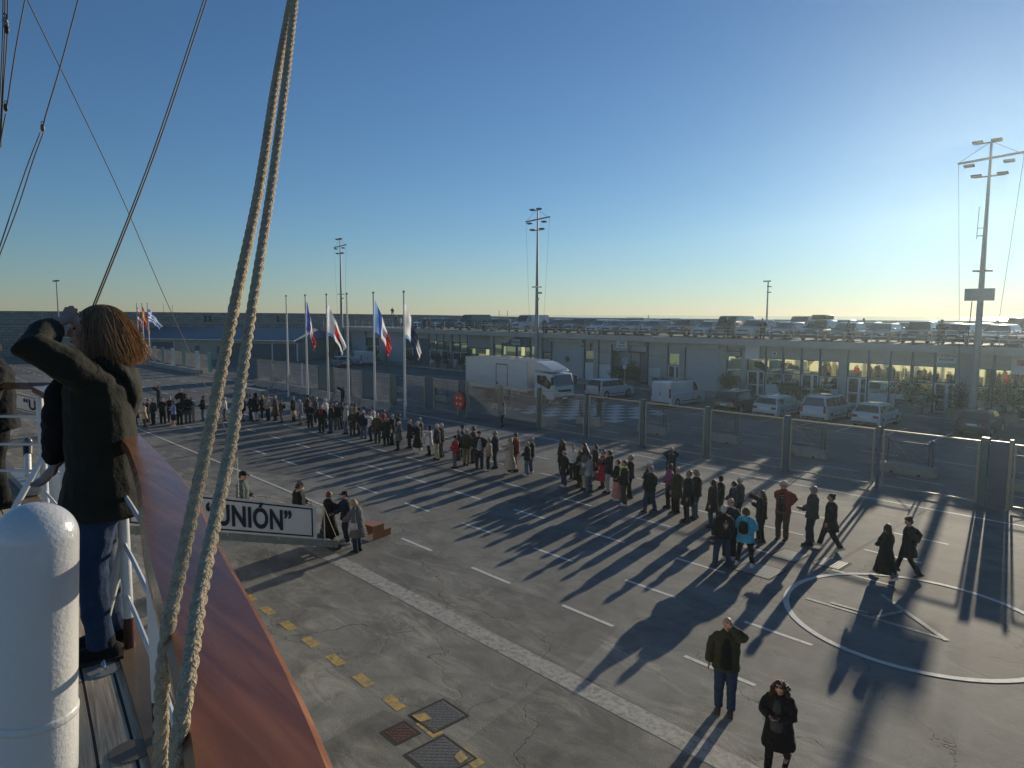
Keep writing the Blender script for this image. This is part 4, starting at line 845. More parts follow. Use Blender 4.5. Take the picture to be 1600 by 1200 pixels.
# ------------------------------------------------------------------ people
folds_t = bpy.data.textures.new('folds', 'CLOUDS'); folds_t.noise_scale = .11; folds_t.noise_depth = 2
curl_t = bpy.data.textures.new('curls', 'CLOUDS'); curl_t.noise_scale = .035; curl_t.noise_depth = 1
def remesh(o, vox, smooth=5, disp=0.0, tex=None):
    m = o.modifiers.new('skin', 'REMESH'); m.mode = 'VOXEL'; m.voxel_size = vox; m.use_smooth_shade = True
    if smooth: q = o.modifiers.new('smooth', 'SMOOTH'); q.factor = .5; q.iterations = smooth
    if disp: d = o.modifiers.new('folds', 'DISPLACE'); d.texture = tex or folds_t; d.strength = disp; d.mid_level = .5; d.texture_coords = 'LOCAL'
    return o
def V(*a): return Vector(a)
def ik(S, W, l1, l2, pole):
    d = W - S; L = d.length; mx = (l1 + l2) * .995
    if L > mx: W = S + d * (mx / L); d = W - S; L = mx
    a = (l1 * l1 - l2 * l2 + L * L) / (2 * L); hh = math.sqrt(max(l1 * l1 - a * a, 0)); dn = d.normalized()
    pl = pole - dn * pole.dot(dn); pl = pl.normalized() if pl.length > 1e-6 else V(0, -1, 0)
    return S + dn * a + pl * hh, W
WR = {'d': (V(.265, .05, .84), V(.5, -.8, 0)), 'f': (V(.07, .235, 1.02), V(.9, -.5, -.4)), 'p': (V(.07, .33, 1.34), V(.8, -.1, -.8)), 'u': (V(.09, .26, 1.58), V(.9, .2, -.5)), 'o': (V(.24, .12, .90), V(.7, -.8, 0)),
      'h': (V(.17, .06, .98), V(1, -.5, 0)), 'c': (V(-.10, .22, 1.14), V(.8, .1, -.7)), 'a': (V(.12, .42, 1.66), V(.8, 0, -.7)), 'e': (V(.05, .15, 1.60), V(.9, .5, -.4)), 'g': (V(.12, .38, 1.05), V(.6, -.5, -.6)), 'q': (V(.055, .27, 1.15), V(.7, -.5, -.6)), 'b': (V(.10, -.15, .98), V(.55, -.7, -.2))}
def rig(arms, stance, seed):
    r = random.Random(seed); J = {}
    lean = r.uniform(-.015, .015)
    for s_, c, k in ((-1, arms[0], 'L'), (1, arms[1], 'R')):
        W, pole = WR[c]; W = V(W.x * s_ + r.uniform(-.01, .01), W.y, W.z); pole = V(pole.x * s_, pole.y, pole.z)
        S = V(.178 * s_, -.005, 1.405); E_, W = ik(S, W, .285, .255, pole); J['S' + k], J['E' + k], J['W' + k] = S, E_, W
        x, y, zf = (.10, r.uniform(-.05, .05), .085)
        if stance == 'w': y = .30 * s_; x = .07; zf = .085 if s_ > 0 else .15
        if stance == 'W': x = .20
        A_ = V(s_ * x, y, zf); Hh = V(.088 * s_, 0, .90); K, A_ = ik(Hh, A_, .415, .405, V(.1 * s_, 1, 0)); J['H' + k], J['K' + k], J['A' + k] = Hh, K, A_
    return J
def hand(b, W, E_, side, curl=.5, n=5, up=None):
    d = (W - E_).normalized(); ref = V(side * -1, .2, 0) if up is None else up
    nrm = ref - d * ref.dot(d); nrm = nrm.normalized(); ac = d.cross(nrm)          # nrm: palm normal, ac: across
    b.tube([W - d * .02, W + d * .02, W + d * .06, W + d * .092], [(.018, .026), (.015, .032), (.014, .039), (.012, .037)], 8, ref=nrm)
    ln = (.066, .076, .070, .054)
    for i in range(4):
        k = (i - 1.5); p = W + d * .085 + ac * (k * .0195); l = ln[i]; dd = d; pts = [p]
        for seg, f in enumerate((.45, .32, .23)):
            dd = (dd + nrm * curl * (.45 + .25 * seg) * (1 + .1 * i)).normalized(); p = p + dd * l * f; pts.append(p)
        b.tube(pts, [.0095, .009, .008, .0062], 6)
    s2 = -1 if side > 0 else 1
    t0 = W + d * .025 - ac * .026 * 1; td = (d * .7 - ac * .75 + nrm * .25).normalized(); t1 = t0 + td * .034; t2 = t1 + (td + d * .5 + nrm * .4 * curl).normalized() * .03
    b.tube([t0, t1, t2], [.0125, .0105, .0075], 6)
def headmesh(b, TH, fem=False):
    e = lambda c, r, n=12, m=8: b.ell(TH @ V(*c), r, TH.to_3x3().to_4x4(), n, m)
    e((0, 0, 1.625), (.074, .093, .100), 16, 12); e((0, .028, 1.575), (.058, .068, .075)); e((0, .062, 1.527), (.026, .028, .022)); e((0, .045, 1.545), (.045, .045, .03))
    b.tube([TH @ V(0, .086, 1.637), TH @ V(0, .108, 1.606), TH @ V(0, .112, 1.594), TH @ V(0, .092, 1.586)], [.008, .0105, .015, .009], 8)
    e((0, .080, 1.645), (.05, .018, .010)); e((0, .094, 1.565), (.022, .010, .006)); e((0, .092, 1.555), (.019, .010, .007))
    for s_ in (-1, 1): e((.075 * s_, -.005, 1.605), (.009, .018, .030), 8, 6); e((.038 * s_, .066, 1.598), (.02, .02, .018), 8, 6)
HC = {}
def hairmat(c):
    return mat('hair_%.3f_%.3f_%.3f' % c, c, .45, spec=.4, var=.3, vscale=30, bump=.9, bscale=90, trans=.18, sheen=.4 if sum(c) > .3 else 0)
C = dict(k=(.010, .010, .011), n=(.014, .019, .036), g=(.045, .047, .05), m=(.10, .10, .105), l=(.28, .29, .30), w=(.55, .54, .51), b=(.075, .05, .032), o=(.036, .037, .020), r=(.34, .015, .022), R=(.26, .035, .02), M=(.075, .014, .018), e=(.40, .32, .22), c=(.05, .33, .46), j=(.022, .042, .085), J=(.07, .11, .17), p=(.42, .17, .17), t=(.20, .14, .085), y=(.55, .70, .05), u=(.16, .22, .36), v=(.25, .05, .14), G=(.10, .115, .10), x=(.019, .020, .014))
H_ = dict(k=(.012, .010, .009), b=(.045, .026, .014), B=(.10, .055, .025), y=(.38, .26, .12), w=(.55, .52, .46), g=(.22, .21, .20), r=(.22, .05, .02))
CNT = [0]
def person(loc, h, rz, label, top='jk', bot='tj', hair='sk', arms='dd', stance='s', extras='', yaw=0, pitch=0, shoes='k', vox=.017, group='people waiting on the quay', name='person', lean=0, skin=None, seed=None, build=1.09, bulk=.014, fold=.03, hemz=None):
    """top: kind(j jacket, m mid coat, l long coat, s shirt/sweater, p puffer) + colour; bot: t trousers, s skirt, w wide skirt; hair: s short l long c curly b bald u bun n none"""
    CNT[0] += 1; sd = CNT[0] if seed is None else seed; J = rig(arms, stance, sd); k = h / 1.73; skm = skin or (skin_m if sd % 3 else skin_dark)
    t = thing(name, label, 'person', loc, rz, group); t.scale = (k * build, k * build, k) if build != 1 else (k, k, k)
    fine = vox < .012
    if yaw == 0 and not fine: yaw = random.Random(sd * 7).uniform(-.7, .7); pitch = pitch or random.Random(sd * 5).uniform(-.1, .3)
    if not fine: t.rotation_euler.z += random.Random(sd * 3).uniform(-.3, .3)
    Rl = Matrix.Translation((0, 0, .92)) @ Matrix.Rotation(-lean, 4, 'X') @ Matrix.Translation((0, 0, -.92))
    TH = Rl @ Matrix.Translation((0, 0, 1.5)) @ Matrix.Rotation(yaw, 4, 'Z') @ Matrix.Rotation(-pitch, 4, 'X') @ Matrix.Translation((0, 0, -1.5))
    b = MB(); U = []
    def up(p): return Rl @ p
    for s_ in ('L', 'R'):
        S, E_, W = up(J['S' + s_]), up(J['E' + s_]), up(J['W' + s_]); J['S' + s_], J['E' + s_], J['W' + s_] = S, E_, W
        b.tube([S - V(.03 if s_ == 'R' else -.03, 0, .045), S.lerp(E_, .5), E_, E_.lerp(W, .35), W], [.045, .045, .036, .036, .023], 10)
        hand(b, W, E_, 1 if s_ == 'R' else -1, .55, up=None if arms[0 if s_ == 'L' else 1] in 'doh' else V(0, -.6, .3) if arms[0 if s_ == 'L' else 1] in 'uae' else V(0, 0, 1))
        b.tube([J['H' + s_], J['H' + s_].lerp(J['K' + s_], .5), J['K' + s_], J['K' + s_].lerp(J['A' + s_], .35), J['A' + s_]], [.085, .072, .052, .050, .034], 10)
        A_ = J['A' + s_]; b.tube([A_ + V(0, -.05, -.045), A_ + V(0, .03, -.045), A_ + V(0, .12, -.06)], [(.035, .03), (.038, .028), (.03, .015)], 8, ref=(1, 0, 0))
    b.tube([up(V(0, 0, z)) for z in (.84, .93, 1.07, 1.22, 1.34, 1.42, 1.455)], [(.13, .09), (.165, .108), (.138, .095), (.155, .108), (.178, .108), (.14, .085), (.075, .06)], 14, ref=(1, 0, 0))
    b.tube([up(V(0, -.008, 1.41)), TH @ V(0, .008, 1.55)], [.055, .05], 10)
    headmesh(b, TH)
    remesh(b.build('body', skm, t, recalc=False), min(vox, .014) if not fine else vox * .8, 3 if fine else 2)
    kind, c = top[0], C[top[1]]; hem = {'j': .80, 's': .84, 'p': .74, 'm': .60, 'l': .34, 'P': .52, 'L': .22}[kind] if hemz is None else hemz; th = {'s': .012, 'j': .024, 'p': .042, 'P': .042, 'm': .028, 'l': .028, 'L': .03}[kind] + bulk
    b = MB()
    for s_ in ('L', 'R'):
        S, E_, W = J['S' + s_], J['E' + s_], J['W' + s_]
        sg = 1 if s_ == 'R' else -1; sd_ = S - V(.038 * sg, 0, .045); ta = th * .85; b.tube([sd_.lerp(E_, .1), S.lerp(E_, .5), E_, E_.lerp(W, .5), W - (W - E_).normalized() * (.06 if arms[0] == 'F' else .015)], [.056 + ta * .75, .050 + ta, .043 + ta, .037 + ta, .030 + ta * .8], 12); b.ell(sd_, (.058 + ta * .7,) * 3)
    zz = [z for z in (hem, (hem + .93) / 2) if z < .93] + [.95, 1.07, 1.22, 1.34, 1.425, 1.47]
    rr = []
    for z in zz:
        if z < .94: f = (.93 - z); rr.append((.155 + th + f * .16, .105 + th + f * .22 + .012))
        else: rr.append({.95: (.160 + th, .110 + th), 1.07: (.142 + th * 1.4, .102 + th * 1.3), 1.22: (.158 + th, .112 + th), 1.34: (.182 + th * .8, .114 + th), 1.425: (.15, .093 + th * .6), 1.47: (.072 + th * .3, .068 + th * .3)}[z])
    b.tube([up(V(0, 0, z)) if z > .9 else V(0, 0, z) + (up(V(0, 0, .95)) - V(0, 0, .95)) for z in zz], rr, 18, ref=(1, 0, 0))
    if 'C' in extras: b.tube([up(V(0, -.005, 1.44)), up(V(0, -.012, 1.50))], [(.085, .08), (.075, .075)], 12)      # stand-up collar
    if 'D' in extras: b.ell(up(V(0, -.11, 1.43)), (.11, .06, .09))                                          # lowered hood
    nm = {'s': 'sweater', 'j': 'jacket', 'p': 'puffer_jacket', 'P': 'puffer_coat', 'm': 'coat', 'l': 'coat', 'L': 'coat'}[kind]
    to = remesh(b.build(nm, cloth(c), t, recalc=False), vox, 4, fold)
    if kind in 'pP':
        q = MB()
        for z in [hem + .05 + i * .085 for i in range(int((1.38 - hem) / .085))]:
            f = max(0, .93 - z); fr2 = (.155 + th + f * .16 + .002, .105 + th + f * .22 + .010) if z < .94 else (.162 + th * .9, .112 + th * .9); q.tube([up(V(0, 0, z - .004)), up(V(0, 0, z + .004))], [fr2, fr2], 18, ref=(1, 0, 0))
        q.build('quilt_seam', cloth(tuple(v * .5 for v in c)), to)
    op = [e for e in extras.split() if e.startswith('open')]
    if op:
        q = MB(); oc = C[op[0][4]]; q.tube([up(V(0, .035, z)) for z in (.86, 1.0, 1.2, 1.36, 1.44)], [(.145, .130 + th), (.14, .112 + th), (.125, .108 + th), (.09, .094 + th), (.05, .06)], 12, ref=(1, 0, 0)); remesh(q.build('shirt', cloth(oc), t, recalc=False), vox, 3, .02)
        if 'stripe' in extras:
            q = MB()
            for i in range(7): z = .9 + i * .07; q.tube([up(V(0, .037, z)), up(V(0, .037, z + .022))], [(.088, .107 + th), (.088, .107 + th)], 12, ref=(1, 0, 0))
            q.build('stripe', cloth((.25, .22, .18)), t)
    b = MB(); bk, bc = bot[0], C[bot[1]]
    if bk == 't':
        wd = .012 if 'slim' in extras else .024
        for s_ in ('L', 'R'):
            Hh, K, A_ = J['H' + s_], J['K' + s_], J['A' + s_]; b.tube([Hh + V(0, 0, .03), Hh.lerp(K, .5), K, K.lerp(A_, .5), A_ + V(0, 0, -.015)], [.094 + wd * .6, .082 + wd * .7, .060 + wd, .050 + wd, .043 + wd * 1.3], 12)
        b.tube([V(0, 0, .84), V(0, 0, .93), V(0, 0, 1.04)], [(.15, .105), (.172, .118), (.145, .105)], 14, ref=(1, 0, 0)); remesh(b.build('trousers', cloth(bc), t, recalc=False), vox, 3, .025)
    else:
        z1 = .42 if bk == 's' else .14; b.tube([V(0, 0, z1), V(0, 0, .6), V(0, 0, .93), V(0, 0, 1.04)], [(.24 if bk == 'w' else .19, .22 if bk == 'w' else .16), (.2, .16), (.172, .118), (.145, .105)], 16, ref=(1, 0, 0)); remesh(b.build('skirt', cloth(bc), t, recalc=False), vox, 2, .05)
    for s_ in ('L', 'R'):
        A_ = J['A' + s_]; tilt = .5 if (stance == 'w' and s_ == 'L') else 0; T = Matrix.Translation(A_) @ Matrix.Rotation(-tilt, 4, 'X'); b = MB()
        b.tube([T @ V(0, -.085, -.045), T @ V(0, -.06, -.04), T @ V(0, .02, -.038), T @ V(0, .10, -.052), T @ V(0, .165, -.064), T @ V(0, .18, -.07)], [(.03, .028), (.042, .042), (.044, .044), (.048, .03), (.036, .018), (.015, .01)], 10, ref=(1, 0, 0)); b.tube([T @ V(0, -.02, -.02), T @ V(0, -.02, .04 if 'boot' not in extras else .24)], [.045, .043 if 'boot' not in extras else .055], 10)
        so_ = b.build('shoe', cloth(C[shoes]), t, smooth=2); MB().box(-.042, .042, -.095, .175, -.083, -.062, T=T).build('sole', rubber if shoes in 'kbg' else cloth(C['w']), so_)
    hk, hc = hair[0], H_[hair[1]] if len(hair) > 1 else None; hv = min(vox, .012); e3 = TH.to_3x3().to_4x4()
    if hk not in 'bn':
        b = MB(); b.ell(TH @ V(0, -.018, 1.646), (.082, .092, .088), e3, 16, 12); b.ell(TH @ V(0, -.045, 1.60), (.078, .065, .08), e3)
        ds = .012
        if hk == 'l': b.tube([TH @ V(0, -.03, 1.66), TH @ V(0, -.06, 1.56), TH @ V(0, -.095, 1.44), TH @ V(0, -.11, 1.33)], [(.082, .06), (.092, .06), (.085, .045), (.05, .02)], 12, ref=TH.to_3x3() @ V(1, 0, 0)); [b.tube([TH @ V(.07 * s_, 0, 1.66), TH @ V(.083 * s_, .01, 1.56), TH @ V(.085 * s_, .02, 1.45)], [.03, .028, .015], 8) for s_ in (-1, 1)]; ds = .02
        if hk == 'c':
            b.tube([TH @ V(0, -.03, 1.68), TH @ V(0, -.06, 1.56), TH @ V(0, -.09, 1.44), TH @ V(0, -.09, 1.36)], [(.10, .075), (.125, .08), (.13, .07), (.08, .03)], 12, ref=TH.to_3x3() @ V(1, 0, 0)); ds = .06
            for s_ in (-1, 1): b.tube([TH @ V(.08 * s_, 0, 1.68), TH @ V(.105 * s_, .02, 1.56), TH @ V(.12 * s_, .08, 1.44), TH @ V(.11 * s_, .14, 1.34), TH @ V(.09 * s_, .16, 1.27)], [.035, .045, .045, .04, .015], 8)
        if hk == 'm': b.tube([TH @ V(0, -.03, 1.66), TH @ V(0, -.05, 1.56), TH @ V(0, -.06, 1.49)], [(.085, .065), (.092, .06), (.07, .04)], 12, ref=TH.to_3x3() @ V(1, 0, 0)); ds = .02; [b.tube([TH @ V(.072 * s_, 0, 1.66), TH @ V(.082 * s_, .01, 1.56), TH @ V(.075 * s_, .02, 1.51)], [.026, .028, .015], 8) for s_ in (-1, 1)]
        if hk == 'u': b.ell(TH @ V(0, -.1, 1.68), (.04, .035, .035), e3)
        remesh(b.build('hair', hairmat(hc), t, recalc=False), hv, 2, ds, curl_t)
    elif hk == 'b' and hc:
        b = MB(); [b.ell(TH @ V(.066 * s_, -.03, 1.60), (.015, .05, .03), e3, 8, 6) for s_ in (-1, 1)]; b.ell(TH @ V(0, -.075, 1.59), (.05, .02, .03), e3, 8, 6); b.build('hair', hairmat(hc), t, smooth=2)
    for ex in extras.split():
        if ex.startswith('hat'):
            kk, hcol = ex[3], C[ex[4]]; b = MB()
            if kk == 'c': b.ell(TH @ V(0, -.008, 1.668), (.090, .102, .078), e3, 16, 10); b.tube([TH @ V(0, .07, 1.672), TH @ V(0, .125, 1.668), TH @ V(0, .165, 1.655)], [(.07, .008), (.066, .007), (.035, .005)], 10, ref=TH.to_3x3() @ V(1, 0, 0))
            elif kk == 'b': b.ell(TH @ V(0, -.012, 1.665), (.092, .104, .088), e3, 16, 10); b.tube([TH @ V(0, -.01, 1.64), TH @ V(0, -.01, 1.675)], [(.094, .106), (.095, .107)], 14, ref=TH.to_3x3() @ V(1, 0, 0))
            elif kk == 'r': b.ell(TH @ V(.02, -.03, 1.70), (.108, .112, .045), e3, 16, 8); b.ell(TH @ V(0, -.01, 1.69), (.09, .1, .035), e3, 12, 6)
            elif kk == 'h': b.ell(TH @ V(0, -.025, 1.64), (.10, .108, .115), e3, 16, 10); b.tube([TH @ V(0, -.03, 1.56), up(V(0, -.03, 1.44))], [(.085, .085), (.12, .10)], 12)
            elif kk == 'f': b.tube([up(V(.11 * math.cos(a), -.02 + .13 * math.sin(a), 1.46 + .03 * math.sin(a))) for a in [i * math.pi / 7 for i in range(-1, 9)]][::-1], [.04] * 10, 8)
            o = b.build({'c': 'cap', 'b': 'beanie', 'r': 'beret', 'h': 'hood', 'f': 'fur_trim'}[kk], cloth(hcol), t, smooth=2)
            if kk == 'f': remesh(o, .009, 1, .03, curl_t)
        elif ex == 'sun': b = MB(); [b.ell(TH @ V(.032 * s_, .090, 1.622), (.026, .012, .019), e3, 10, 6) for s_ in (-1, 1)]; b.tube([TH @ V(-.075, .0, 1.63), TH @ V(-.062, .078, 1.632), TH @ V(.062, .078, 1.632), TH @ V(.075, 0, 1.63)], .004, 5); b.build('sunglasses', black_plastic, t)
        elif ex == 'topsun': b = MB(); [b.ell(TH @ V(.032 * s_, .055, 1.712), (.026, .012, .019), e3, 10, 6) for s_ in (-1, 1)]; b.build('sunglasses', black_plastic, t)
        elif ex.startswith('scarf'): b = MB(); b.tube([up(V(.075 * math.cos(a), .07 * math.sin(a), 1.46)) for a in [i * math.pi / 5 for i in range(11)]], .03, 8).tube([up(V(-.05, .10, 1.45)), up(V(-.07, .15, 1.3)), up(V(-.075, .155, 1.12))], [(.04, .02)] * 3, 8).tube([up(V(.05, .10, 1.45)), up(V(.08, .15, 1.3)), up(V(.085, .155, 1.16))], [(.04, .02)] * 3, 8); b.build('scarf', cloth(C[ex[5]]), t)
    if fine:
        b = MB(); [b.ell(TH @ V(.031 * s_, .0855, 1.624), (.011, .006, .006), e3, 8, 6) for s_ in (-1, 1)]; b.build('eyes', eye_m, t); MB().ell(TH @ V(0, .1005, 1.560), (.018, .005, .006), e3, 10, 6).build('lips', lip_m, t)
        b = MB(); [b.ell(TH @ V(.032 * s_, .092, 1.643), (.017, .005, .003), e3, 8, 4) for s_ in (-1, 1)]; b.build('eyebrows', hairmat(hc or H_['g']), t)
    t['_k'] = k
    return t, J, TH
def world(t, p):
    k = t.scale; a = t.rotation_euler.z; x, y = p.x * k[0], p.y * k[1]; return Vector(t.location) + V(x * math.cos(a) - y * math.sin(a), x * math.sin(a) + y * math.cos(a), p.z * k[2])
def prop(kind, t, J, label, c='k', hand_='R'):
    """things held or worn: top-level objects placed in the figure's frame"""
    rz = t.rotation_euler.z; k = t.scale[2]; b = MB()
    W = J['W' + hand_]; E_ = J['E' + hand_]; d = (W - E_).normalized(); g = W + d * .09
    if kind == 'phone':
        if 'WL' in J and (J['WL'] - J['WR']).length < .3: g = (J['WL'] + J['WR']) / 2 + d * .08
        T = Matrix.Translation(world(t, g)) @ Matrix.Rotation(rz, 4, 'Z') @ Matrix.Rotation(-.5 if g.z < 1.4 else 0, 4, 'X') @ (Matrix.Rotation(math.pi/2, 4, 'Y') if g.z > 1.45 else Matrix()); o = MB().box(-.036, .036, -.004, .004, -.072, .072).build('phone', phone_m); o.matrix_world = T; nm = 'phone'
    elif kind == 'backpack':
        b.tube([V(0, -.20, 1.02), V(0, -.215, 1.06), V(0, -.22, 1.2), V(0, -.20, 1.34), V(0, -.19, 1.37)], [(.08, .05), (.125, .075), (.13, .08), (.11, .065), (.05, .03)], 12, ref=(1, 0, 0)); [b.tube([V(.08 * s_, -.15, 1.36), V(.095 * s_, -.02, 1.475), V(.10 * s_, .13, 1.36), V(.12 * s_, .12, 1.2), V(.13 * s_, -.12, 1.08)], .012, 6) for s_ in (-1, 1)]
        o = b.build('backpack', cloth(C[c]), smooth=2); o.location = t.location; o.rotation_euler = (0, 0, rz); o.scale = t.scale; nm = 'backpack'
    elif kind == 'handbag':
        s_ = 1 if hand_ == 'R' else -1; b.tube([V(.27 * s_, -.0, .80), V(.27 * s_, 0, .84), V(.27 * s_, 0, 1.0), V(.27 * s_, 0, 1.03)], [(.03, .11), (.045, .14), (.04, .12), (.02, .09)], 10, ref=(1, 0, 0)); b.tube([V(.27 * s_, -.09, 1.0), V(.2 * s_, -.04, 1.30), V(.12 * s_, 0, 1.49), V(.2 * s_, .06, 1.30), V(.27 * s_, .09, 1.0)], .008, 5)
        o = b.build('handbag', cloth(C[c]), smooth=2); o.location = t.location; o.rotation_euler = (0, 0, rz); o.scale = t.scale; nm = 'bag'
    elif kind == 'helmet':
        b.ell(W + V(0, .02, -.16), (.13, .15, .13), None, 16, 10).box(W.x - .1, W.x + .1, W.y + .1, W.y + .165, W.z - .2, W.z - .13); o = b.build('motorcycle_helmet', carpaint('black', (.015, .016, .018)), smooth=True); o.location = t.location; o.rotation_euler = (0, 0, rz); o.scale = t.scale; nm = 'helmet'
    elif kind == 'camera':
        g = W + V(0, .06, 0); b.box(g.x - .06, g.x + .06, g.y - .03, g.y + .03, g.z - .04, g.z + .04).tube([g + V(0, .03, 0), g + V(0, .11, 0)], .032, 10); o = b.build('camera_body', black_plastic); o.location = t.location; o.rotation_euler = (0, 0, rz); o.scale = t.scale; nm = 'camera'
    return tag(o, label, nm)
def crowd(px, pf, ph, face, label, top='jk', bot='tj', hair='sk', arms='dd', stance='s', extras='', z=0.0, vox=None, props=(), **kw):
    p = at(px, pf, z); D = (p - Vector((0, 0, EYE))).dot(FW); hd = onD(px, ph, D).z - z; hd = min(max(hd, 1.50), 1.92)
    if 'hat' in extras: hd -= .01
    vd = math.atan2(-(p.x), p.y)           # heading of the line of sight, CCW from +Y
    rz = vd + math.radians(face)
    if vox is None: vox = .011 if D < 13 else (.014 if D < 26 else .02)
    t, J, TH = person((p.x, p.y, z), hd, rz, label, top, bot, hair, arms, stance, extras, vox=vox, **kw)
    for pr in props: prop(pr[0], t, J, pr[1], *(pr[2:] if len(pr) > 2 else ()))
    return t
Q = crowd
# ------------------------------------------------------------------ the sailing ship we stand on
DZ = 5.3; RZ = 6.40
RAILC = [(12, -5.4), (4, -1.35), (1.2, -.22), (0, .19), (-.79, .425), (-1.19, .525), (-1.83, .66), (-2.44, .80), (-3.38, .94), (-4.0, 1.01), (-5, 1.05), (-7, 1.10), (-12, 1.2), (-20, 1.35), (-35, 1.35), (-52, 1.0), (-66, -.6), (-78, -5.5)]
def crm(P, n=8):
    P = [Vector(p) for p in P]; out = []
    for i in range(len(P) - 1):
        p0 = P[max(i-1, 0)]; p1 = P[i]; p2 = P[i+1]; p3 = P[min(i+2, len(P)-1)]
        # centripetal-ish: scale tangents by chord length
        l = (p2 - p1).length; m1 = (p2 - p0) / max((p2 - p0).length, 1e-6) * l if i else (p2 - p1); m2 = (p3 - p1) / max((p3 - p1).length, 1e-6) * l if i < len(P) - 2 else (p2 - p1)
        for k in range(n):
            t = k / n; h1 = 2*t**3 - 3*t*t + 1; h2 = t**3 - 2*t*t + t; h3 = -2*t**3 + 3*t*t; h4 = t**3 - t*t; out.append(p1*h1 + m1*h2 + p2*h3 + m2*h4)
    out.append(P[-1]); return out
RC = crm([(x, y, 0) for x, y in RAILC], 8)
def nrmat(i):
    a = RC[max(i-1, 0)]; b = RC[min(i+1, len(RC)-1)]; d = (b - a).normalized(); return Vector((d.y, -d.x, 0))     # points outboard (+Y)
def railpt(X, off=0.0, z=0.0):
    for i in range(len(RC) - 1):
        if RC[i].x >= X >= RC[i+1].x:
            t = (RC[i].x - X) / (RC[i].x - RC[i+1].x); p = RC[i].lerp(RC[i+1], t); n = nrmat(i).lerp(nrmat(i+1), t)
            if n.y < 0: n = -n
            return Vector((p.x, p.y, z)) + n * off
def taper(x): return 1.0 if x > -2.3 else max(.58, 1 - (-2.3 - x) * .38)
def sweep(name, prof, m, parent=None, smooth=True, i0=0, i1=None, uv=False, tp=False):
    i1 = len(RC) if i1 is None else i1; k = len(prof); vs = []; fs = []
    for i in range(i0, i1):
        n = nrmat(i); n = -n if n.y < 0 else n
        for o, z in prof: vs.append(Vector((RC[i].x, RC[i].y, z)) + n * (o * taper(RC[i].x) if tp else o))
    for i in range(i1 - i0 - 1):
        for j in range(k): fs.append((i*k + j, i*k + (j+1) % k, (i+1)*k + (j+1) % k, (i+1)*k + j))
    fs += [tuple(range(k)), tuple((i1-i0-1)*k + j for j in range(k))]
    o = MB().add(vs, fs).build(name, m, parent, smooth=smooth)
    return o
ship = thing('sailing_ship', 'white hulled sailing ship seen from its own deck, with teak deck and varnished mahogany rail', 'ship')
hull_m = mat('hull_white', (.78, .76, .70), .4, coat=.2, var=.04, vscale=.6)
sweep('hull', [(-.02, DZ - .02), (.0, DZ - .004), (-.004, DZ + .001), (-.02, DZ + .001), (-.03, DZ - .04), (-8.0, DZ - .1), (-8.0, -1.5), (-.35, -1.5), (-.06, 2.5)], hull_m, ship)
sweep('cover_board', [(-.002, DZ + .003), (-.004, DZ + .014), (-.15, DZ + .014), (-.152, DZ + .003)], mat('varnished_board', (.20, .13, .07), .5, coat=.2, var=.2), ship)
# deck
def teak():
    m = bpy.data.materials.new('teak_deck'); m.use_nodes = True; n = m.node_tree; L = n.links.new; p = n.nodes['Principled BSDF']; tc = n.nodes.new('ShaderNodeTexCoord')
    sp = n.nodes.new('ShaderNodeSeparateXYZ'); L(tc.outputs['UV'], sp.inputs[0])
    def ma(op, a, b=0.0):
        q = n.nodes.new('ShaderNodeMath'); q.operation = op
        for s, i in ((a, 0), (b, 1)):
            if isinstance(s, (float, int)): q.inputs[i].default_value = s
            else: L(s, q.inputs[i])
        return q.outputs[0]
    fr = ma('FRACT', ma('DIVIDE', sp.outputs[1], .125)); seam = ma('LESS_THAN', ma('ABSOLUTE', ma('SUBTRACT', fr, .5)), .045)
    mp = n.nodes.new('ShaderNodeMapping'); mp.inputs['Scale'].default_value = (2.5, 60, 1); L(tc.outputs['UV'], mp.inputs[0]); nz = n.nodes.new('ShaderNodeTexNoise'); nz.inputs['Scale'].default_value = 1; nz.inputs['Detail'].default_value = 6; nz.inputs['Distortion'].default_value = 1.2; L(mp.outputs[0], nz.inputs['Vector'])
    cr = n.nodes.new('ShaderNodeValToRGB'); cr.color_ramp.elements[0].color = (.32, .24, .15, 1); cr.color_ramp.elements[1].color = (.62, .50, .35, 1); cr.color_ramp.elements[0].position = .3; cr.color_ramp.elements[1].position = .72; L(nz.outputs[0], cr.inputs[0])
    mx = n.nodes.new('ShaderNodeMix'); mx.data_type = 'RGBA'; mx.inputs[7].default_value = (.012, .011, .01, 1); L(seam, mx.inputs[0]); L(cr.outputs[0], mx.inputs[6]); L(mx.outputs[2], p.inputs['Base Color']); p.inputs['Roughness'].default_value = .75
    b = n.nodes.new('ShaderNodeBump'); b.inputs['Strength'].default_value = .5; b.inputs['Distance'].default_value = .004; L(ma('SUBTRACT', nz.outputs[0], ma('MULTIPLY', seam, 1.5)), b.inputs['Height']); L(b.outputs[0], p.inputs['Normal']); return m
vs = []; fs = []; uv = []; dl = 0; cols = [-.055, -.8, -1.6, -7.9]
for i in range(len(RC)):
    n = nrmat(i); n = -n if n.y < 0 else n
    if i: dl += (RC[i] - RC[i-1]).length
    for o in cols: vs.append(Vector((RC[i].x, RC[i].y, DZ + .002)) + n * o); uv.append((dl, o))
for i in range(len(RC) - 1):
    for j in range(3): a = i*4 + j; fs.append((a, a+1, a+5, a+4))
dko = MB().add(vs, fs).build('deck', teak(), ship, recalc=False); ul = dko.data.uv_layers.new(name='UVMap')
for lp in dko.data.loops: ul.data[lp.index].uv = uv[lp.vertex_index]
dko.data.flip_normals() if dko.data.polygons[0].normal.z < 0 else None
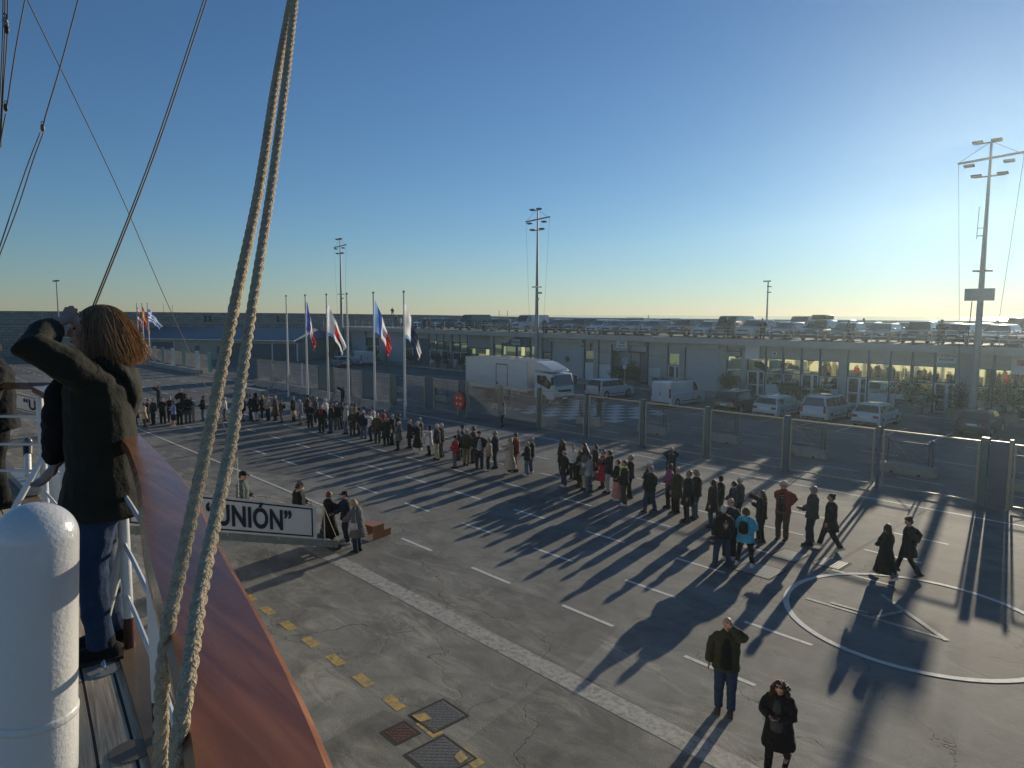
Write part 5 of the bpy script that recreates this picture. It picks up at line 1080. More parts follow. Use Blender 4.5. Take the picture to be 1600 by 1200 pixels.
def mahogany():
    m = bpy.data.materials.new('mahogany_varnish'); m.use_nodes = True; n = m.node_tree; L = n.links.new; p = n.nodes['Principled BSDF']; tc = n.nodes.new('ShaderNodeTexCoord')
    mp = n.nodes.new('ShaderNodeMapping'); mp.inputs['Scale'].default_value = (1.6, 26, 26); mp.inputs['Rotation'].default_value = (0, 0, .24); L(tc.outputs['Object'], mp.inputs[0]); nz = n.nodes.new('ShaderNodeTexNoise'); nz.inputs['Scale'].default_value = 1.3; nz.inputs['Detail'].default_value = 7; nz.inputs['Distortion'].default_value = .6; L(mp.outputs[0], nz.inputs['Vector'])
    cr = n.nodes.new('ShaderNodeValToRGB'); cr.color_ramp.elements[0].color = (.20, .066, .026, 1); cr.color_ramp.elements[1].color = (.35, .125, .048, 1); cr.color_ramp.elements[0].position = .35; cr.color_ramp.elements[1].position = .7; L(nz.outputs[0], cr.inputs[0]); L(cr.outputs[0], p.inputs['Base Color'])
    n2 = n.nodes.new('ShaderNodeTexNoise'); n2.inputs['Scale'].default_value = 9; n2.inputs['Detail'].default_value = 6; L(tc.outputs['Object'], n2.inputs['Vector']); r = n.nodes.new('ShaderNodeMapRange'); r.inputs[3].default_value = .14; r.inputs[4].default_value = .38; L(n2.outputs[0], r.inputs[0]); L(r.outputs[0], p.inputs['Roughness'])
    p.inputs['Coat Weight'].default_value = .2; p.inputs['Coat Roughness'].default_value = .25
    b = n.nodes.new('ShaderNodeBump'); b.inputs['Strength'].default_value = .12; b.inputs['Distance'].default_value = .004; L(n2.outputs[0], b.inputs['Height']); L(b.outputs[0], p.inputs['Normal']); return m
mah = mahogany()
sweep('cap_rail', [(0, RZ - .012), (-.012, RZ), (-.165, RZ), (-.177, RZ - .014), (-.177, RZ - .04), (-.165, RZ - .052), (-.012, RZ - .052), (0, RZ - .036)], mah, ship, tp=True, i1=next(i for i in range(len(RC)) if RC[i].x < -6.9))
foot_m = mat('brown_foot_paint', (.10, .04, .025), .4, coat=.3)
GP = onD(86, 640, 5.84); iend = next(i for i in range(len(RC)) if RC[i].x < GP.x)
p1 = at(205, 1015, DZ); p2 = at(235, 1165, DZ)
sx = [p1.x, p2.x] + [p2.x + .88 * k for k in range(1, 6)] + [p1.x - .9 * k for k in range(1, 4)]
for i, X in enumerate(sx):
    c = railpt(X, -.09)
    flat = i == 1
    if flat: T = Matrix.Translation((c.x, c.y, 0)) @ Matrix.Rotation(math.atan2(RT.y, RT.x), 4, 'Z'); o = MB().box(-.026, .026, -.012, .012, DZ + .16, RZ - .045, T=T).build('stanchion', ship_white, ship); MB().box(-.0265, .0265, -.0125, .0125, DZ, DZ + .16, T=T).build('painted_foot', foot_m, o); continue
    o = MB().tube([(c.x, c.y, DZ + .17), (c.x, c.y, RZ - .045)], .026, 14).build('stanchion', ship_white, ship, smooth=True); MB().tube([(c.x, c.y, DZ), (c.x, c.y, DZ + .17)], .0265, 14).build('painted_foot', foot_m, o, smooth=True)
    if i % 3 == 0:
        b0 = at(152, 1015, DZ) if i == 0 else railpt(X + .1, -.42, DZ)
        dv = V(c.x, c.y, DZ + .55) - b0
        o = MB().tube([b0 + dv * .2, V(c.x, c.y, DZ + .56)], .024, 12).build('brace', ship_white, ship, smooth=True); MB().tube([b0, b0 + dv * .2], .0245, 12).build('painted_foot', foot_m, o, smooth=True)
for z in (5.58, 5.85, 6.12):
    pts = [railpt(x, -.09, z) for x in np.arange(3.5, -6.8, -.25)]; MB().tube(pts, .011, 8).build('guard_rod', ship_white, ship, smooth=True)
c = GP
for z in (6.12, 5.88, 5.65): MB().tube([(c.x, c.y, z), V(c.x, c.y, z) - RT * 2.4], .012, 8).build('guard_rod', ship_white, ship, smooth=True)
cr_ = MB(); cr_.tube([V(c.x, c.y, RZ - .02) + RT * .1, V(c.x, c.y, RZ - .02) - RT * 2.4], [(.03, .06)] * 2, 4, ref=(0, 0, 1)); cr_.build('gate_rail', mah, ship)
MB().tube([(c.x, c.y, DZ), (c.x, c.y, RZ - .05)], [.085, .075], 18).build('gate_post', ship_white, ship, smooth=True); MB().ell((c.x, c.y, RZ - .03), (.085, .085, .03)).build('gate_post_cap', ship_white, ship, smooth=True)
# pad eye with ring on deck
pe = at(162, 1048, DZ); q = thing('deck_ring', 'steel pad eye ring on the teak deck beside the stanchion', 'deck fitting', (pe.x, pe.y, DZ + .003))
MB().lathe([(.07, 0), (.07, .006), (0, .006)], 20).build('plate', galv, q); MB().tube([(.03 * math.cos(a), 0, .012 + .036 * math.sin(a)) for a in [i * math.pi / 10 for i in range(11)]], .007, 8).build('ring', chrome, q)
pe = at(205, 1175, DZ); MBx = MB().lathe([(.075, 0), (.075, .004), (0, .004)], 20, c=(pe.x, pe.y, DZ + .003)); MBx.build("deck_plate", mat('teak_plug', (.22, .17, .12), .8, var=.2), ship)
# white bollard in the foreground
bo = onD(55, 785, 1.7); bl = thing('deck_bollard', 'large glossy white painted steel post with rounded top in the bottom left corner', 'bollard', Vector((bo.x, bo.y, DZ)) - RT * (.0645 * (bo.z - DZ))); bl.rotation_mode = 'QUATERNION'; bl.rotation_quaternion = Matrix.Rotation(.0645, 3, FW).to_quaternion()
rb_ = .095; zt = bo.z - DZ
prof = [(rb_ * 1.02, 0), (rb_ * 1.02, zt - .56), (rb_ * 1.0, zt - .55), (rb_, zt - .088)] + [(rb_ * math.cos(a), zt - .088 + .088 * math.sin(a)) for a in [i * math.pi / 24 for i in range(1, 13)]]
ob = MB().lathe(prof, 48).build('post', ship_white, bl, smooth=2)
MB().lathe([(rb_ * 1.015, zt - .565), (rb_ * 1.035, zt - .558), (rb_ * 1.035, zt - .548), (rb_ * 1.002, zt - .540)], 48).build('weld_seam', ship_white, bl, smooth=2)

# thick laid ropes
def laid_rope(name, pts, R, label, pitch=.085, step=.007, m=rope_m):
    P = crm(pts, 24); L = [0]
    for i in range(1, len(P)): L.append(L[-1] + (P[i] - P[i-1]).length)
    N = int(L[-1] / step); path = []; j = 0
    for i in range(N + 1):
        s_ = L[-1] * i / N
        while j < len(L) - 2 and L[j+1] < s_: j += 1
        path.append(P[j].lerp(P[j+1], (s_ - L[j]) / max(L[j+1] - L[j], 1e-9)))
    b = MB(); t0 = (path[1] - path[0]).normalized(); u = t0.orthogonal().normalized(); fr = []
    for i in range(N + 1):
        t = (path[min(i+1, N)] - path[max(i-1, 0)]).normalized(); u = (u - t * u.dot(t)).normalized(); fr.append((t, u, t.cross(u)))
    for k in range(3):
        c_ = []
        for i in range(N + 1):
            a = 2 * math.pi * (i * step / pitch + k / 3); t, u, w_ = fr[i]; c_.append(path[i] + (u * math.cos(a) + w_ * math.sin(a)) * R * .46)
        b.tube(c_, R * .56, 10)
    return tag(b.build(name, m, smooth=2, recalc=False), label, 'rope')
def rp(pts): return [onD(x, y, D) for x, y, D in pts]
r1 = rp([(250, 1290, 1.21), (251, 1180, 1.22), (254, 1060, 1.235), (262, 985, 1.26), (272, 935, 1.30), (322, 700, 1.5), (362, 500, 1.70), (404, 300, 1.98), (431, 130, 2.28), (455, 0, 2.58)]); r1.append(r1[-1] + (r1[-1] - r1[-2]) * 1.6)
r2 = rp([(272, 1290, .93), (276, 1200, .935), (284, 1120, .95), (293, 1065, .975), (301, 1010, 1.02), (311, 940, 1.09), (337, 810, 1.26), (362, 690, 1.41), (391, 500, 1.65), (423, 300, 1.95), (446, 130, 2.25), (461, 0, 2.52)]); r2.append(r2[-1] + (r2[-1] - r2[-2]) * 1.6)
laid_rope('laid_rope', r1, .0142, 'thick beige twisted rope, left one of the pair crossing the rail'); laid_rope('laid_rope', r2, .0128, 'thick beige twisted rope, right one of the pair crossing the rail')

# thin rigging
def line(pts, r, label, name='rigging_line', m=rigging): return tag(MB().tube(crm(pts, 6), r, 6).build(name, m, smooth=2), label, 'rigging')
def ext(P, k=.35): return [P[0] + (P[0] - P[1]) * k] + P
line(ext(rp([(318.5, 0, 6.0), (240, 235, 5.2), (148.5, 470, 4.4), (106, 570, 4.0), (86, 612, 3.9)])), .0052, 'thin tarred stay above the woman\'s head, left strand of the close pair')
line(ext(rp([(323, 0, 6.0), (244, 235, 5.2), (152, 470, 4.4), (109.5, 570, 4.0), (90, 612, 3.9)])), .0052, 'thin tarred stay above the woman\'s head, right strand of the close pair')
line(ext(rp([(122, 0, 6.5), (94, 105, 6.2), (71, 182, 6.0), (67.5, 196, 6.0)])), .006, 'thin dark line running down to the upper wooden block')
line(rp([(63, 207, 6.0), (46, 250, 5.9), (25, 310, 5.8), (-6, 402, 5.6)]), .005, 'thin line below the wooden block, left strand'); line(rp([(68, 207, 6.0), (52, 250, 5.9), (30, 318, 5.8), (-4, 408, 5.6)]), .005, 'thin line below the wooden block, right strand')
line(ext(rp([(39, 0, 6.5), (24, 80, 6.3), (12, 158, 6.2), (10, 166, 6.2)])), .006, 'thin dark line ending at the black block near the left edge'); line(rp([(9, 178, 6.2), (2, 215, 6.1), (-8, 270, 6.0)]), .006, 'short line below the black block at the left edge')
for i, (a, b_) in enumerate(((4, 1), (7, 4), (11, 6))): line(ext(rp([(a + 1, 0, 7), (a, 60, 7), (b_, 130, 6.9), (b_ - 5, 230, 6.8)])), .006, ['leftmost', 'middle', 'rightmost'][i] + ' line of the bundle in the top left corner')
gtop = onX(371, 714, -18.3); line(ext([onD(43, 0, 9), onD(182, 290, 11.5), onD(262, 475, 14.5), gtop + V(0, 0, .05)]), .007, 'long thin wire slanting down to the gangway chain')
def block(px, py, D, s_, label, m):
    p = onD(px, py, D); t = thing('rigging_block', label, 'pulley block', p); b = MB().tube([V(0, 0, -s_), V(0, 0, -s_ * .5), V(0, 0, s_ * .5), V(0, 0, s_)], [(s_ * .25, s_ * .3), (s_ * .55, s_ * .45), (s_ * .55, s_ * .45), (s_ * .25, s_ * .3)], 10, ref=RT); b.build('cheek', m, t, smooth=True)
    MB().tube([V(0, 0, s_) + RT * (.35 * s_ * math.cos(a)) + V(0, 0, .5 * s_ * math.sin(a) + s_ * .3) for a in [i * math.pi / 5 for i in range(11)]], s_ * .1, 6).build('shackle', steel_dark, t)
block(66.5, 200, 6.0, .030, 'wooden pulley block with two falls below the thin line', wood_block); block(9, 168, 6.2, .032, 'black pulley block near the left edge', black_plastic); block(8, 36, 7, .05, 'shiny pulley block in the top left corner, upper', steel_grey); block(10.5, 46, 6.9, .04, 'dark pulley block in the top left corner, lower', black_plastic)
# ------------------------------------------------------------------ gangways
vinyl = mat('banner_vinyl', (.50, .50, .49), .5, var=.04, vscale=3, bump=.35, bscale=4); gw_m = mat('gangway_grey', (.20, .21, .20), .5, .3, var=.15)
def gangway(X, Yb, zb, ang, length, label, ban0, ban1, tx0, tx1, first=True):
    t = thing('gangway', label, 'gangway'); ca, sa = math.cos(ang), math.sin(ang)
    T = Matrix(((0, -1, 0, X), (-ca, 0, -sa * 0, Yb), (sa, 0, 1, zb), (0, 0, 0, 1)))     # local x: up the slope, y: across (toward camera -> -x world), z up
    def bx(n, m, *a): return MB().box(*a, T=T).build(n, m, t)
    # local y = -.42 is nearer the camera side (world +X)
    q = MB(); q.box(0, length, -.42, -.36, -.12, .10, T=T).box(0, length, .36, .42, -.12, .10, T=T)
    for k in range(int(length / .9)): q.box(.2 + k * .9, .25 + k * .9, -.44, -.42, -.14, .12, T=T)
    q.build('beam', gw_m, t); q = MB()
    for k in range(int(length / .12)): q.box(.02 + k * .12, .11 + k * .12, -.36, .36, .0, .025, T=T)
    q.build('treads', mat('tread_wood', (.18, .15, .11), .8, var=.2), t); hs = [(.45 + k * 1.45) for k in range(int((length - .4) / 1.45) + 1)]
    for h in hs:
        for y in (-.41, .41): MB().tube([T @ V(h, y, .0), T @ V(h, y, 1.08)], .018, 8).build('stanchion', galv, t)
    q = MB()
    for y in (-.41, .41):
        for z in ((1.07, .55) if y > 0 else (1.07,)):
            for a, b_ in zip(hs[:-1], hs[1:]): q.tube([T @ V(a + (b_ - a) * u, y, z - .22 * u * (1 - u)) for u in (0, .25, .5, .75, 1)], .012, 6)
    q.build('hand_rope', rope_m, t); q = MB()
    for y in (-.41, .41): q.tube([T @ V(.45, y, 1.07), T @ V(-.02, y, .04)], .009, 6); q.tube([T @ V(.45, y, 1.07), T @ V(.75, y, .1)], .012, 6)
    q.build('end_stay', rope_m, t); w_ = MB().lathe([(.05, -.35), (.09, -.35), (.09, .35), (.05, .35)], 14, Matrix.Rotation(math.pi/2, 4, 'Y'), c=(X, Yb + .05, .09)); w_.build('roller', rubber, t)
    # vinyl banner on the side facing the camera
    n_ = 40; vs = []; fs = []
    for i in range(n_ + 1):
        s_ = ban0 + (ban1 - ban0) * i / n_
        for j in range(7): z = .10 + .96 * j / 6; vs.append(T @ V(s_, -.455 + .004 * math.sin(s_ * 7 + j * .5), z))
    for i in range(n_):
        for j in range(6): a = i * 7 + j; fs.append((a, a + 7, a + 8, a + 1))
    bo_ = MB().add(vs, fs).build('name_banner', vinyl, t, smooth=2, recalc=False)
    q = MB(); y0_, y1_ = -.468, -.464
    for a in ((ban0 + .13, ban1 - .13, .16, .20), (ban0 + .13, ban1 - .13, .955, .995), (ban0 + .13, ban0 + .17, .20, .955), (ban1 - .17, ban1 - .13, .20, .955)): q.box(a[0], a[1], y0_, y1_, a[2], a[3], T=T)
    q.build('border', navy_ink, bo_)
    tx = text('\u201cUNI\u00d3N\u201d', 1.0, (0, 0, 0), navy_ink, bo_, ext=.002, bold=.033, space=1.06); wd = max(v.co.x for v in tx.data.vertices)
    # text runs from ship (high local x) to quay (low): local text x -> -slope direction
    Lx = Vector((0, ca, -sa)); sc = (tx1 - tx0) / wd; hs_ = .77
    org = T @ V(tx1, -.472, .31)
    for v in tx.data.vertices: v.co = org + Lx * (sc * v.co.x) + V(0, 0, hs_ * v.co.y) + V(v.co.z + .002, 0, 0)
    tx.rotation_euler = (0, 0, 0); tx.location = (0, 0, 0); tx.scale = (1, 1, 1)
    return t, T
ang = math.atan(.293)
def gs(px, py, X): return (9.95 - onX(px, py, X).y)
tq0, tq1 = gs(453, 812, -18.05), gs(311, 798, -18.05)
g1, TG = gangway(-18.5, 9.95, .22, ang, 9.1, 'near gangway with a white name banner reaching down to the quay', .72, 5.9, tq0 + .02, tq1)
Pa = onX(28, 614, -46.5); Pb = onX(68, 624, -46.5); sl2 = -(Pb.z - Pa.z) / (Pb.y - Pa.y); zb2 = .22; Yb2 = Pa.y + (Pa.z - 1.06 - zb2) / sl2
sA, sB = (Yb2 - onX(78, 640, -46.5).y), (Yb2 - onX(30, 630, -46.5).y)
gangway(-46.9, Yb2, zb2, math.atan(sl2), 7.2, 'far gangway with the same name banner at the left edge of the photo', sA - 1.2, sB + .8, sA - .9, sB + .05)
# lifting bridle of the near gangway
ch = MB()
for e in (TG @ V(3.0, -.41, .9), TG @ V(3.0, .41, .9)):
    d = e - gtop; n_ = int(d.length / .05)
    for i in range(n_):
        c = gtop + d * ((i + .5) / n_); a = d.normalized() * .022; b_ = (a.orthogonal() if i % 2 else a.cross(a.orthogonal())).normalized() * .012
        ch.tube([c - a, c + b_, c + a, c - b_, c - a], .006, 4)
tag(ch.build('lifting_chain', galv), 'chain bridle holding up the near gangway', 'chain')
# people on and around the gangway
def onramp(px, py, ph, label, face, **k):
    q = onX(px, py, -18.5); s_ = 9.95 - q.y; zf = .22 + s_ * .293 + .03; top = onX(px, ph, -18.5); t, J, TH = person((-18.5, q.y, zf), min(max(top.z - zf, 1.55), 1.85), math.atan2(18.5, q.y) + math.radians(face), label, vox=.012, group='people at the gangway', **k); return t
onramp(379, 777, 736, 'man in dark cap and grey green coat walking down the gangway behind the banner', -90, top='mG', bot='tk', hair='sk', arms='fd', extras='hatck C', stance='w', pitch=.25)
onramp(467, 790, 751, 'woman in pale cap and fur trimmed black jacket stepping off the gangway', -95, top='pk', bot='tk', hair='mb', arms='fd', extras='hatcm hatfe', stance='w', pitch=.45)
G4 = 'people at the gangway'
Q(515,846,768,-60,'red haired person in long black fur coat at the foot of the gangway','Lk','tk','sr','fg',vox=.011,group=G4,extras='C',pitch=.2)
Q(541,847,767,100,'crew member in navy jacket and cap helping at the foot of the gangway','jn','tn','sk','gg',vox=.011,group=G4,extras='hatcn',stance='W',pitch=.2,shoes='w')
t98 = Q(560,862,779,60,'stooping fair haired elderly person in quilted grey coat with pale handbag','Pm','tn','my','gf',vox=.011,group=G4,extras='C',pitch=.5,lean=.12,props=[('handbag','pale grey handbag of the stooping person in the quilted coat','l','L')])
# wooden step on the quay
sc_ = at(583, 838); st_ = thing('wooden_step', 'small two tread orange brown wooden step on the quay by the gangway', 'step stool', (sc_.x, sc_.y, .004), .15); ow = mat('orange_wood', (.34, .13, .04), .5, var=.2, vscale=5, coat=.2)
MB().box(-.30, .30, -.25, .20, .40, .43).build('tread', ow, st_); MB().box(-.30, .30, .21, .50, .19, .22).build('tread', ow, st_)
for s_ in (-1, 1): MB().prism([(-.24, 0), (.48, 0), (.48, .19), (.20, .19), (.20, .40), (-.24, .40)], s_ * .28 - .015, s_ * .28 + .015, axis='x').xf(Matrix()).build('side_board', ow, st_)
# fittings outboard seen in the gap at the left
f0 = at(44, 742, DZ + .12); ft = thing('deck_roller', 'pair of white tubes with black clamps at the deck edge, far left', 'deck fitting')
for dx, ll in ((0, .62), (.22, .34)):
    a = f0 + V(dx * .7, dx * .7, 0); e = a + V(-.16, .03, .17) * (ll / .62); MB().tube([a, e], .03, 14).build('tube', ship_white, ft, smooth=True); MB().tube([e, e + (e - a).normalized() * .1], [.038, .042], 12).build('clamp', black_plastic, ft); MB().ell(e + (e - a).normalized() * .16, (.045, .045, .045)).build('lens', mat('smoked_lens', (.12, .12, .12), .15, coat=1), ft, smooth=2)
MB().box(f0.x - .5, f0.x + .5, f0.y - .1, f0.y + .15, f0.z - .1, f0.z - .02).build('base', galv, ft)

# ------------------------------------------------------------------ hooded woman and officer on deck
WR['F'] = (V(.045, .137, 1.648), V(1, .0, -.8)); WR['G'] = (V(.12, .20, .95), V(.8, -.4, -.3))
hd = onD(147, 480, 3.36)
wt_, J, TH = person((hd.x, hd.y, DZ + .004), 1.725, math.atan2(-hd.x, hd.y) + math.radians(86), 'woman in dark hooded jacket and jeans shading her brow by the ship rail', 'jx', 'tj', 'n', 'FG', 's', 'slim', vox=.0085, group='people on the ship deck', pitch=-.02, yaw=.05, bulk=.014, build=1.04, fold=.018, hemz=.72, seed=11, shoes='k')
hb = MB(); hb.tube([V(.12, -.02, 1.47), V(.12, -.075, 1.44), V(.07, -.115, 1.41), V(0, -.13, 1.39), V(-.07, -.115, 1.41), V(-.12, -.075, 1.44), V(-.12, -.02, 1.47), V(-.07, .06, 1.46)], [.03, .035, .042, .045, .042, .035, .03, .02], 12)
hb.tube([V(0, -.10, 1.45), V(0, -.13, 1.38), V(0, -.14, 1.28), V(0, -.13, 1.19)], [(.13, .03), (.14, .045), (.10, .045), (.04, .025)], 14, ref=(1, 0, 0)); remesh(hb.build('hood', cloth(C['x']), wt_, recalc=False), .009, 4, .03)
hb = MB(); hb.tube([V(0, 0, .72), V(0, 0, .78)], [(.20, .155), (.205, .16)], 20, ref=(1, 0, 0)); [hb.tube([J['W' + s_] - (J['W' + s_] - J['E' + s_]).normalized() * .10, J['W' + s_] - (J['W' + s_] - J['E' + s_]).normalized() * .05], .046, 12) for s_ in 'LR']; remesh(hb.build('ribbed_band', cloth((.028, .03, .022)), wt_, recalc=False), .008, 2)
rnd = random.Random(3); SS = MB(); e3 = TH.to_3x3().to_4x4()
cap = MB(); cap.ell(TH @ V(0, -.018, 1.650), (.086, .098, .088), e3, 20, 14); cap.tube([TH @ V(0, -.045, 1.66), TH @ V(0, -.06, 1.58), TH @ V(0, -.075, 1.50)], [(.085, .07), (.098, .082), (.09, .07)], 16, ref=(1, 0, 0)); remesh(cap.build('hair', hairmat((.11, .062, .030)), wt_, recalc=False), .008, 3, .015, curl_t)
for i in range(7500):
    a = rnd.uniform(-math.pi, math.pi); el = rnd.uniform(0, 1) ** .8 * 1.35     # angle from top
    d = V(math.sin(el) * math.sin(a), -math.sin(el) * math.cos(a), math.cos(el))        # a=0 back
    if d.y > .8: continue
    s0 = V(d.x * .088, -.025 + d.y * .098, 1.650 + d.z * .092)
    side = 1 if d.x > 0 else -1; ang_ = math.atan2(d.x, -d.y)
    if abs(ang_) > 2.05: ang_ = side * rnd.uniform(1.55, 2.05)
    rr_ = rnd.uniform(.85, 1.06) + (.07 if abs(ang_) < 1.0 else 0); zend = 1.485 + rnd.uniform(-.035, .045) - .01 * math.cos(ang_)
    e_ = V(math.sin(ang_) * .112 * rr_, -.045 - math.cos(ang_) * .118 * rr_, zend); mid = V(math.sin(ang_) * .125 * rr_, -.03 - math.cos(ang_) * .135 * rr_, (s0.z * .45 + zend * .55))
    if s0.z < mid.z: mid.z = s0.z - .01
    top_ = V(s0.x + math.sin(ang_) * .03, s0.y - math.cos(ang_) * .03, s0.z + .004 + rnd.uniform(0, .006)); wv = V(rnd.gauss(0, .009), rnd.gauss(0, .009), 0) + V(math.sin(ang_ * 13 + s0.z * 40) * .007, math.sin(ang_ * 9) * .009, 0)
    fly = 1 if i % 25 else 2.6
    P = [s0, top_, mid + wv, e_ + wv * 2 * fly + V(0, -.01 * (fly - 1), 0)]; pts = []
    for t_ in [k / 9 for k in range(10)]: u = 1 - t_; pts.append(TH @ (P[0]*u**3 + P[1]*3*u*u*t_ + P[2]*3*u*t_*t_ + P[3]*t_**3))
    SS.tube(pts, [.0005] + [.0008] * 7 + [.0006, .0002], 3, cap=False, mi=i % 3)
hs1 = mat('hair_strand_gold', (.42, .27, .135), .4, spec=.7, trans=.42); hs2 = mat('hair_strand_brown', (.19, .115, .06), .4, spec=.6, trans=.3); hs3 = mat('hair_strand_blond', (.52, .38, .23), .4, spec=.7, trans=.42)
SS.build('hair_strands', [hs1, hs2, hs3], wt_, smooth=2, recalc=False)
# dark jacket carried over her right forearm
jb = MB(); jb.tube([onD(98, 592, 3.3), onD(92, 615, 3.3), onD(90, 660, 3.3), onD(87, 700, 3.31), onD(86, 722, 3.32)], [(.03, .04), (.055, .06), (.06, .07), (.055, .065), (.04, .05)], 12, ref=RT); jj = remesh(jb.build('folded_jacket', cloth(C['k']), None, recalc=False), .01, 3, .05); tag(jj, 'black garment hanging over the forearm of the hooded woman', 'jacket')
of = Q(2, 790, 538, 100, 'crew member in black uniform with gold sleeve stripes at the left edge', 'jk', 'tk', 'sk', 'ff', z=DZ + .004, vox=.01, group='people on the ship deck', extras='C', pitch=.3, build=1.2)
Q = crowd
# far left cluster, beside the ropes
Q(213,666,630,80,'person in dark coat half hidden by the hooded woman','mk','tk','sk','ff')
Q(226,667,629,100,'person in dusty pink coat with rucksack at far left of the queue','me','tb','sb','ff',props=[('backpack','grey brown rucksack on the dusty pink coat','b')])
Q(232,660,623,60,'person in dark jacket behind the dusty pink coat','jg','tk','sb','ff')
Q(241,664,622,120,'person in navy jacket with dark rucksack, left cluster','jn','tk','sk','dd',props=[('backpack','dark rucksack worn in the left cluster','g')])
Q(249,636,603,75,'person in dark blue standing apart and raising a phone, far left','jn','tn','sk','aa',props=[('phone','phone raised by the person standing apart at far left')])
Q(255,662,621,200,'person in black coat facing the ship with folded arms, left cluster','jk','tk','sk','cc')
Q(267,659,619,160,'broad person in black behind the light blue shirt','jk','tk','sg','ff',build=1.12)
Q(272,666,627,110,'person in light blue shirt and dark skirt with pale legs','su','sk','sb','cc',shoes='w')
Q(281,663,623,190,'person in black right of the light blue shirt','mk','tk','sg','ff')
Q(284,647,607,20,'bald man in black standing behind the left cluster','jk','tk','bg','hh',build=1.1)
Q(294,661,617,170,'man in black jacket and pale grey trousers, end of left cluster','jk','tm','sg','ff')
Q(300,659,621,190,'person in beige trousers half hidden behind the pale trousers','se','te','sb','ff')
Q(318,657,618,100,'person in short black jacket and jeans alone left of the ropes','jk','tJ','sk','ff')
Q(352,658,620,90,'white haired person in pale clothes between the two ropes','sw','tm','sw','ff')
Q(380,658,619,95,'person in striped black puffer coat and jeans right of the ropes','pk','tJ','sk','dd',extras='hatbk slim')
Q(393,657,616,80,'tall person in black behind the long dark coat','jk','tk','sk','ff')
Q(400,658,614,60,'person in long black coat and white trousers','mk','tw','sk','dd',extras='hathk')
Q(411,655,617,95,'blonde person in dark coat left of the red haired one','mk','tk','my','ff',shoes='w')
Q(419,657,619,110,'red haired person in beige top and black trousers','se','tk','sr','ff')
Q(431,657,618,90,'white haired person in long brown coat','lb','tk','sw','ff')
Q(440,660,624,95,'person in dark jacket and grey trousers with rucksack beside the brown coat','jg','tm','sb','dd',props=[('backpack','dark rucksack beside the brown coat','k')])
Q(459,659,619,80,'person in dark top and beige skirt below the left flagpole','jk','se','sg','dd',extras='boot')
Q(469,663,624,95,'person in pale grey jacket and brown trousers','pl','tt','sw','ff',extras='D')
Q(482,660,617,90,'person in dark red coat with tall fur hat','mM','tk','sk','ff',extras='hatbk')
Q(485,669,629,185,'person in black in front of the dark red coat','jk','tk','sb','ff')
Q(494,662,620,100,'white haired person in dark grey coat','mg','tk','sw','dd',shoes='w')
Q(503,676,632,180,'person in black with red collar facing the ship','jk','tk','sg','dd',extras='scarfr')
Q(509,668,622,75,'white haired person in white quilted jacket, left half of the queue','pw','tk','sw','ff')
Q(518,676,630,120,'person in black jacket and dark jeans below the white flag','jk','tj','sk','dd')
Q(527,671,629,150,'white haired person in black jacket with crossed straps','jk','tm','sw','dd')
Q(536,634,610,85,'person in black by the fence raising a phone with both hands','jk','tk','sg','aa',props=[('phone','phone raised beside the fence barriers')])
Q(535,670,628,70,'person in dark clothes with brown hair, packed part of the queue','jk','tn','sb','ff')
Q(541,678,633,95,'person in pale grey hooded jacket and jeans','jl','tJ','sw','dd',extras='D')
Q(551,681,640,170,'person in khaki waistcoat in the packed part of the queue','so','to','sB','ff')
Q(555,671,630,90,'brown haired person in beige behind the khaki waistcoat','st','tt','mB','ff')
Q(561,680,637,80,'person in black cap behind the navy jacket','jk','tk','sk','dd',extras='hatck')
Q(568,685,641,200,'white haired man in navy jacket and blue jeans, packed part','jn','tJ','sw','dd')
Q(579,689,643,90,'person in white top holding a camera to the face, packed part','sw','tn','sg','uu',props=[('camera','camera held by the person in the white top','k')])
Q(583,675,637,70,'person in white jacket behind the camera holder','jw','tk','sk','ff')
Q(590,692,645,185,'person in brown leather jacket and grey trousers','jb','tg','sb','dd')
Q(600,684,640,95,'person in bright red jacket at the end of the packed part','jr','tk','sk','ff')
Q(604,697,652,150,'person in black with brown shoulder bag beside the red jacket','mk','tk','mb','dd',props=[('handbag','large brown shoulder bag','t','L')])
Q(613,695,647,100,'person in black with a bright camera, right of the red jacket','jk','tk','sg','ff')
Q(623,690,646,70,'tall person in black coat behind the grey green coat','mk','tk','sk','ff')
Q(623,703,659,80,'white haired person in grey green coat and black trousers','mG','tk','sw','ff')
Q(641,700,655,100,'person in flared dark coat right of the rightmost flagpole','mn','tk','sg','bb')
Q(656,700,652,60,'grey clad person behind the long black coat and white skirt','jg','tg','sg','ff')
Q(653,708,658,95,'person in long black coat over a white skirt','lk','ww','sw','ff',shoes='w')
Q(671,711,666,85,'person in white coat with black hood and boots looking at a phone','mw','tk','nk','pp',extras='hathk boot slim',props=[('phone','phone held by the black hooded person')])
Q(683,718,662,70,'person in dark jacket and beige trousers with pale hair','jn','te','sw','dd')
Q(690,714,661,75,'white haired person in dark jacket behind the beige trousers','jk','tg','sw','dd')
Q(712,731,680,95,'woman in red jacket and grey trousers with small black rucksack','jr','tm','sy','ff',extras='hatbk slim',props=[('backpack','small black rucksack on the red jacket','k')])
Q(717,719,673,80,'grey haired person behind the red jacket','jg','tk','sg','ff')
Q(722,714,664,100,'person in black cap and grey jacket behind the olive coat','jm','tk','sk','cc',extras='hatck')
Q(729,726,670,170,'white haired man in olive coat and brown trousers','jo','tt','sw','dd',build=1.05)
Q(740,723,666,90,'man in maroon jumper with sunglasses','sM','to','sb','ff',extras='sun')
Q(749,732,673,190,'man in navy cap, open black jacket and striped top','jk','tn','sw','hh',extras='hatcn openl stripe')
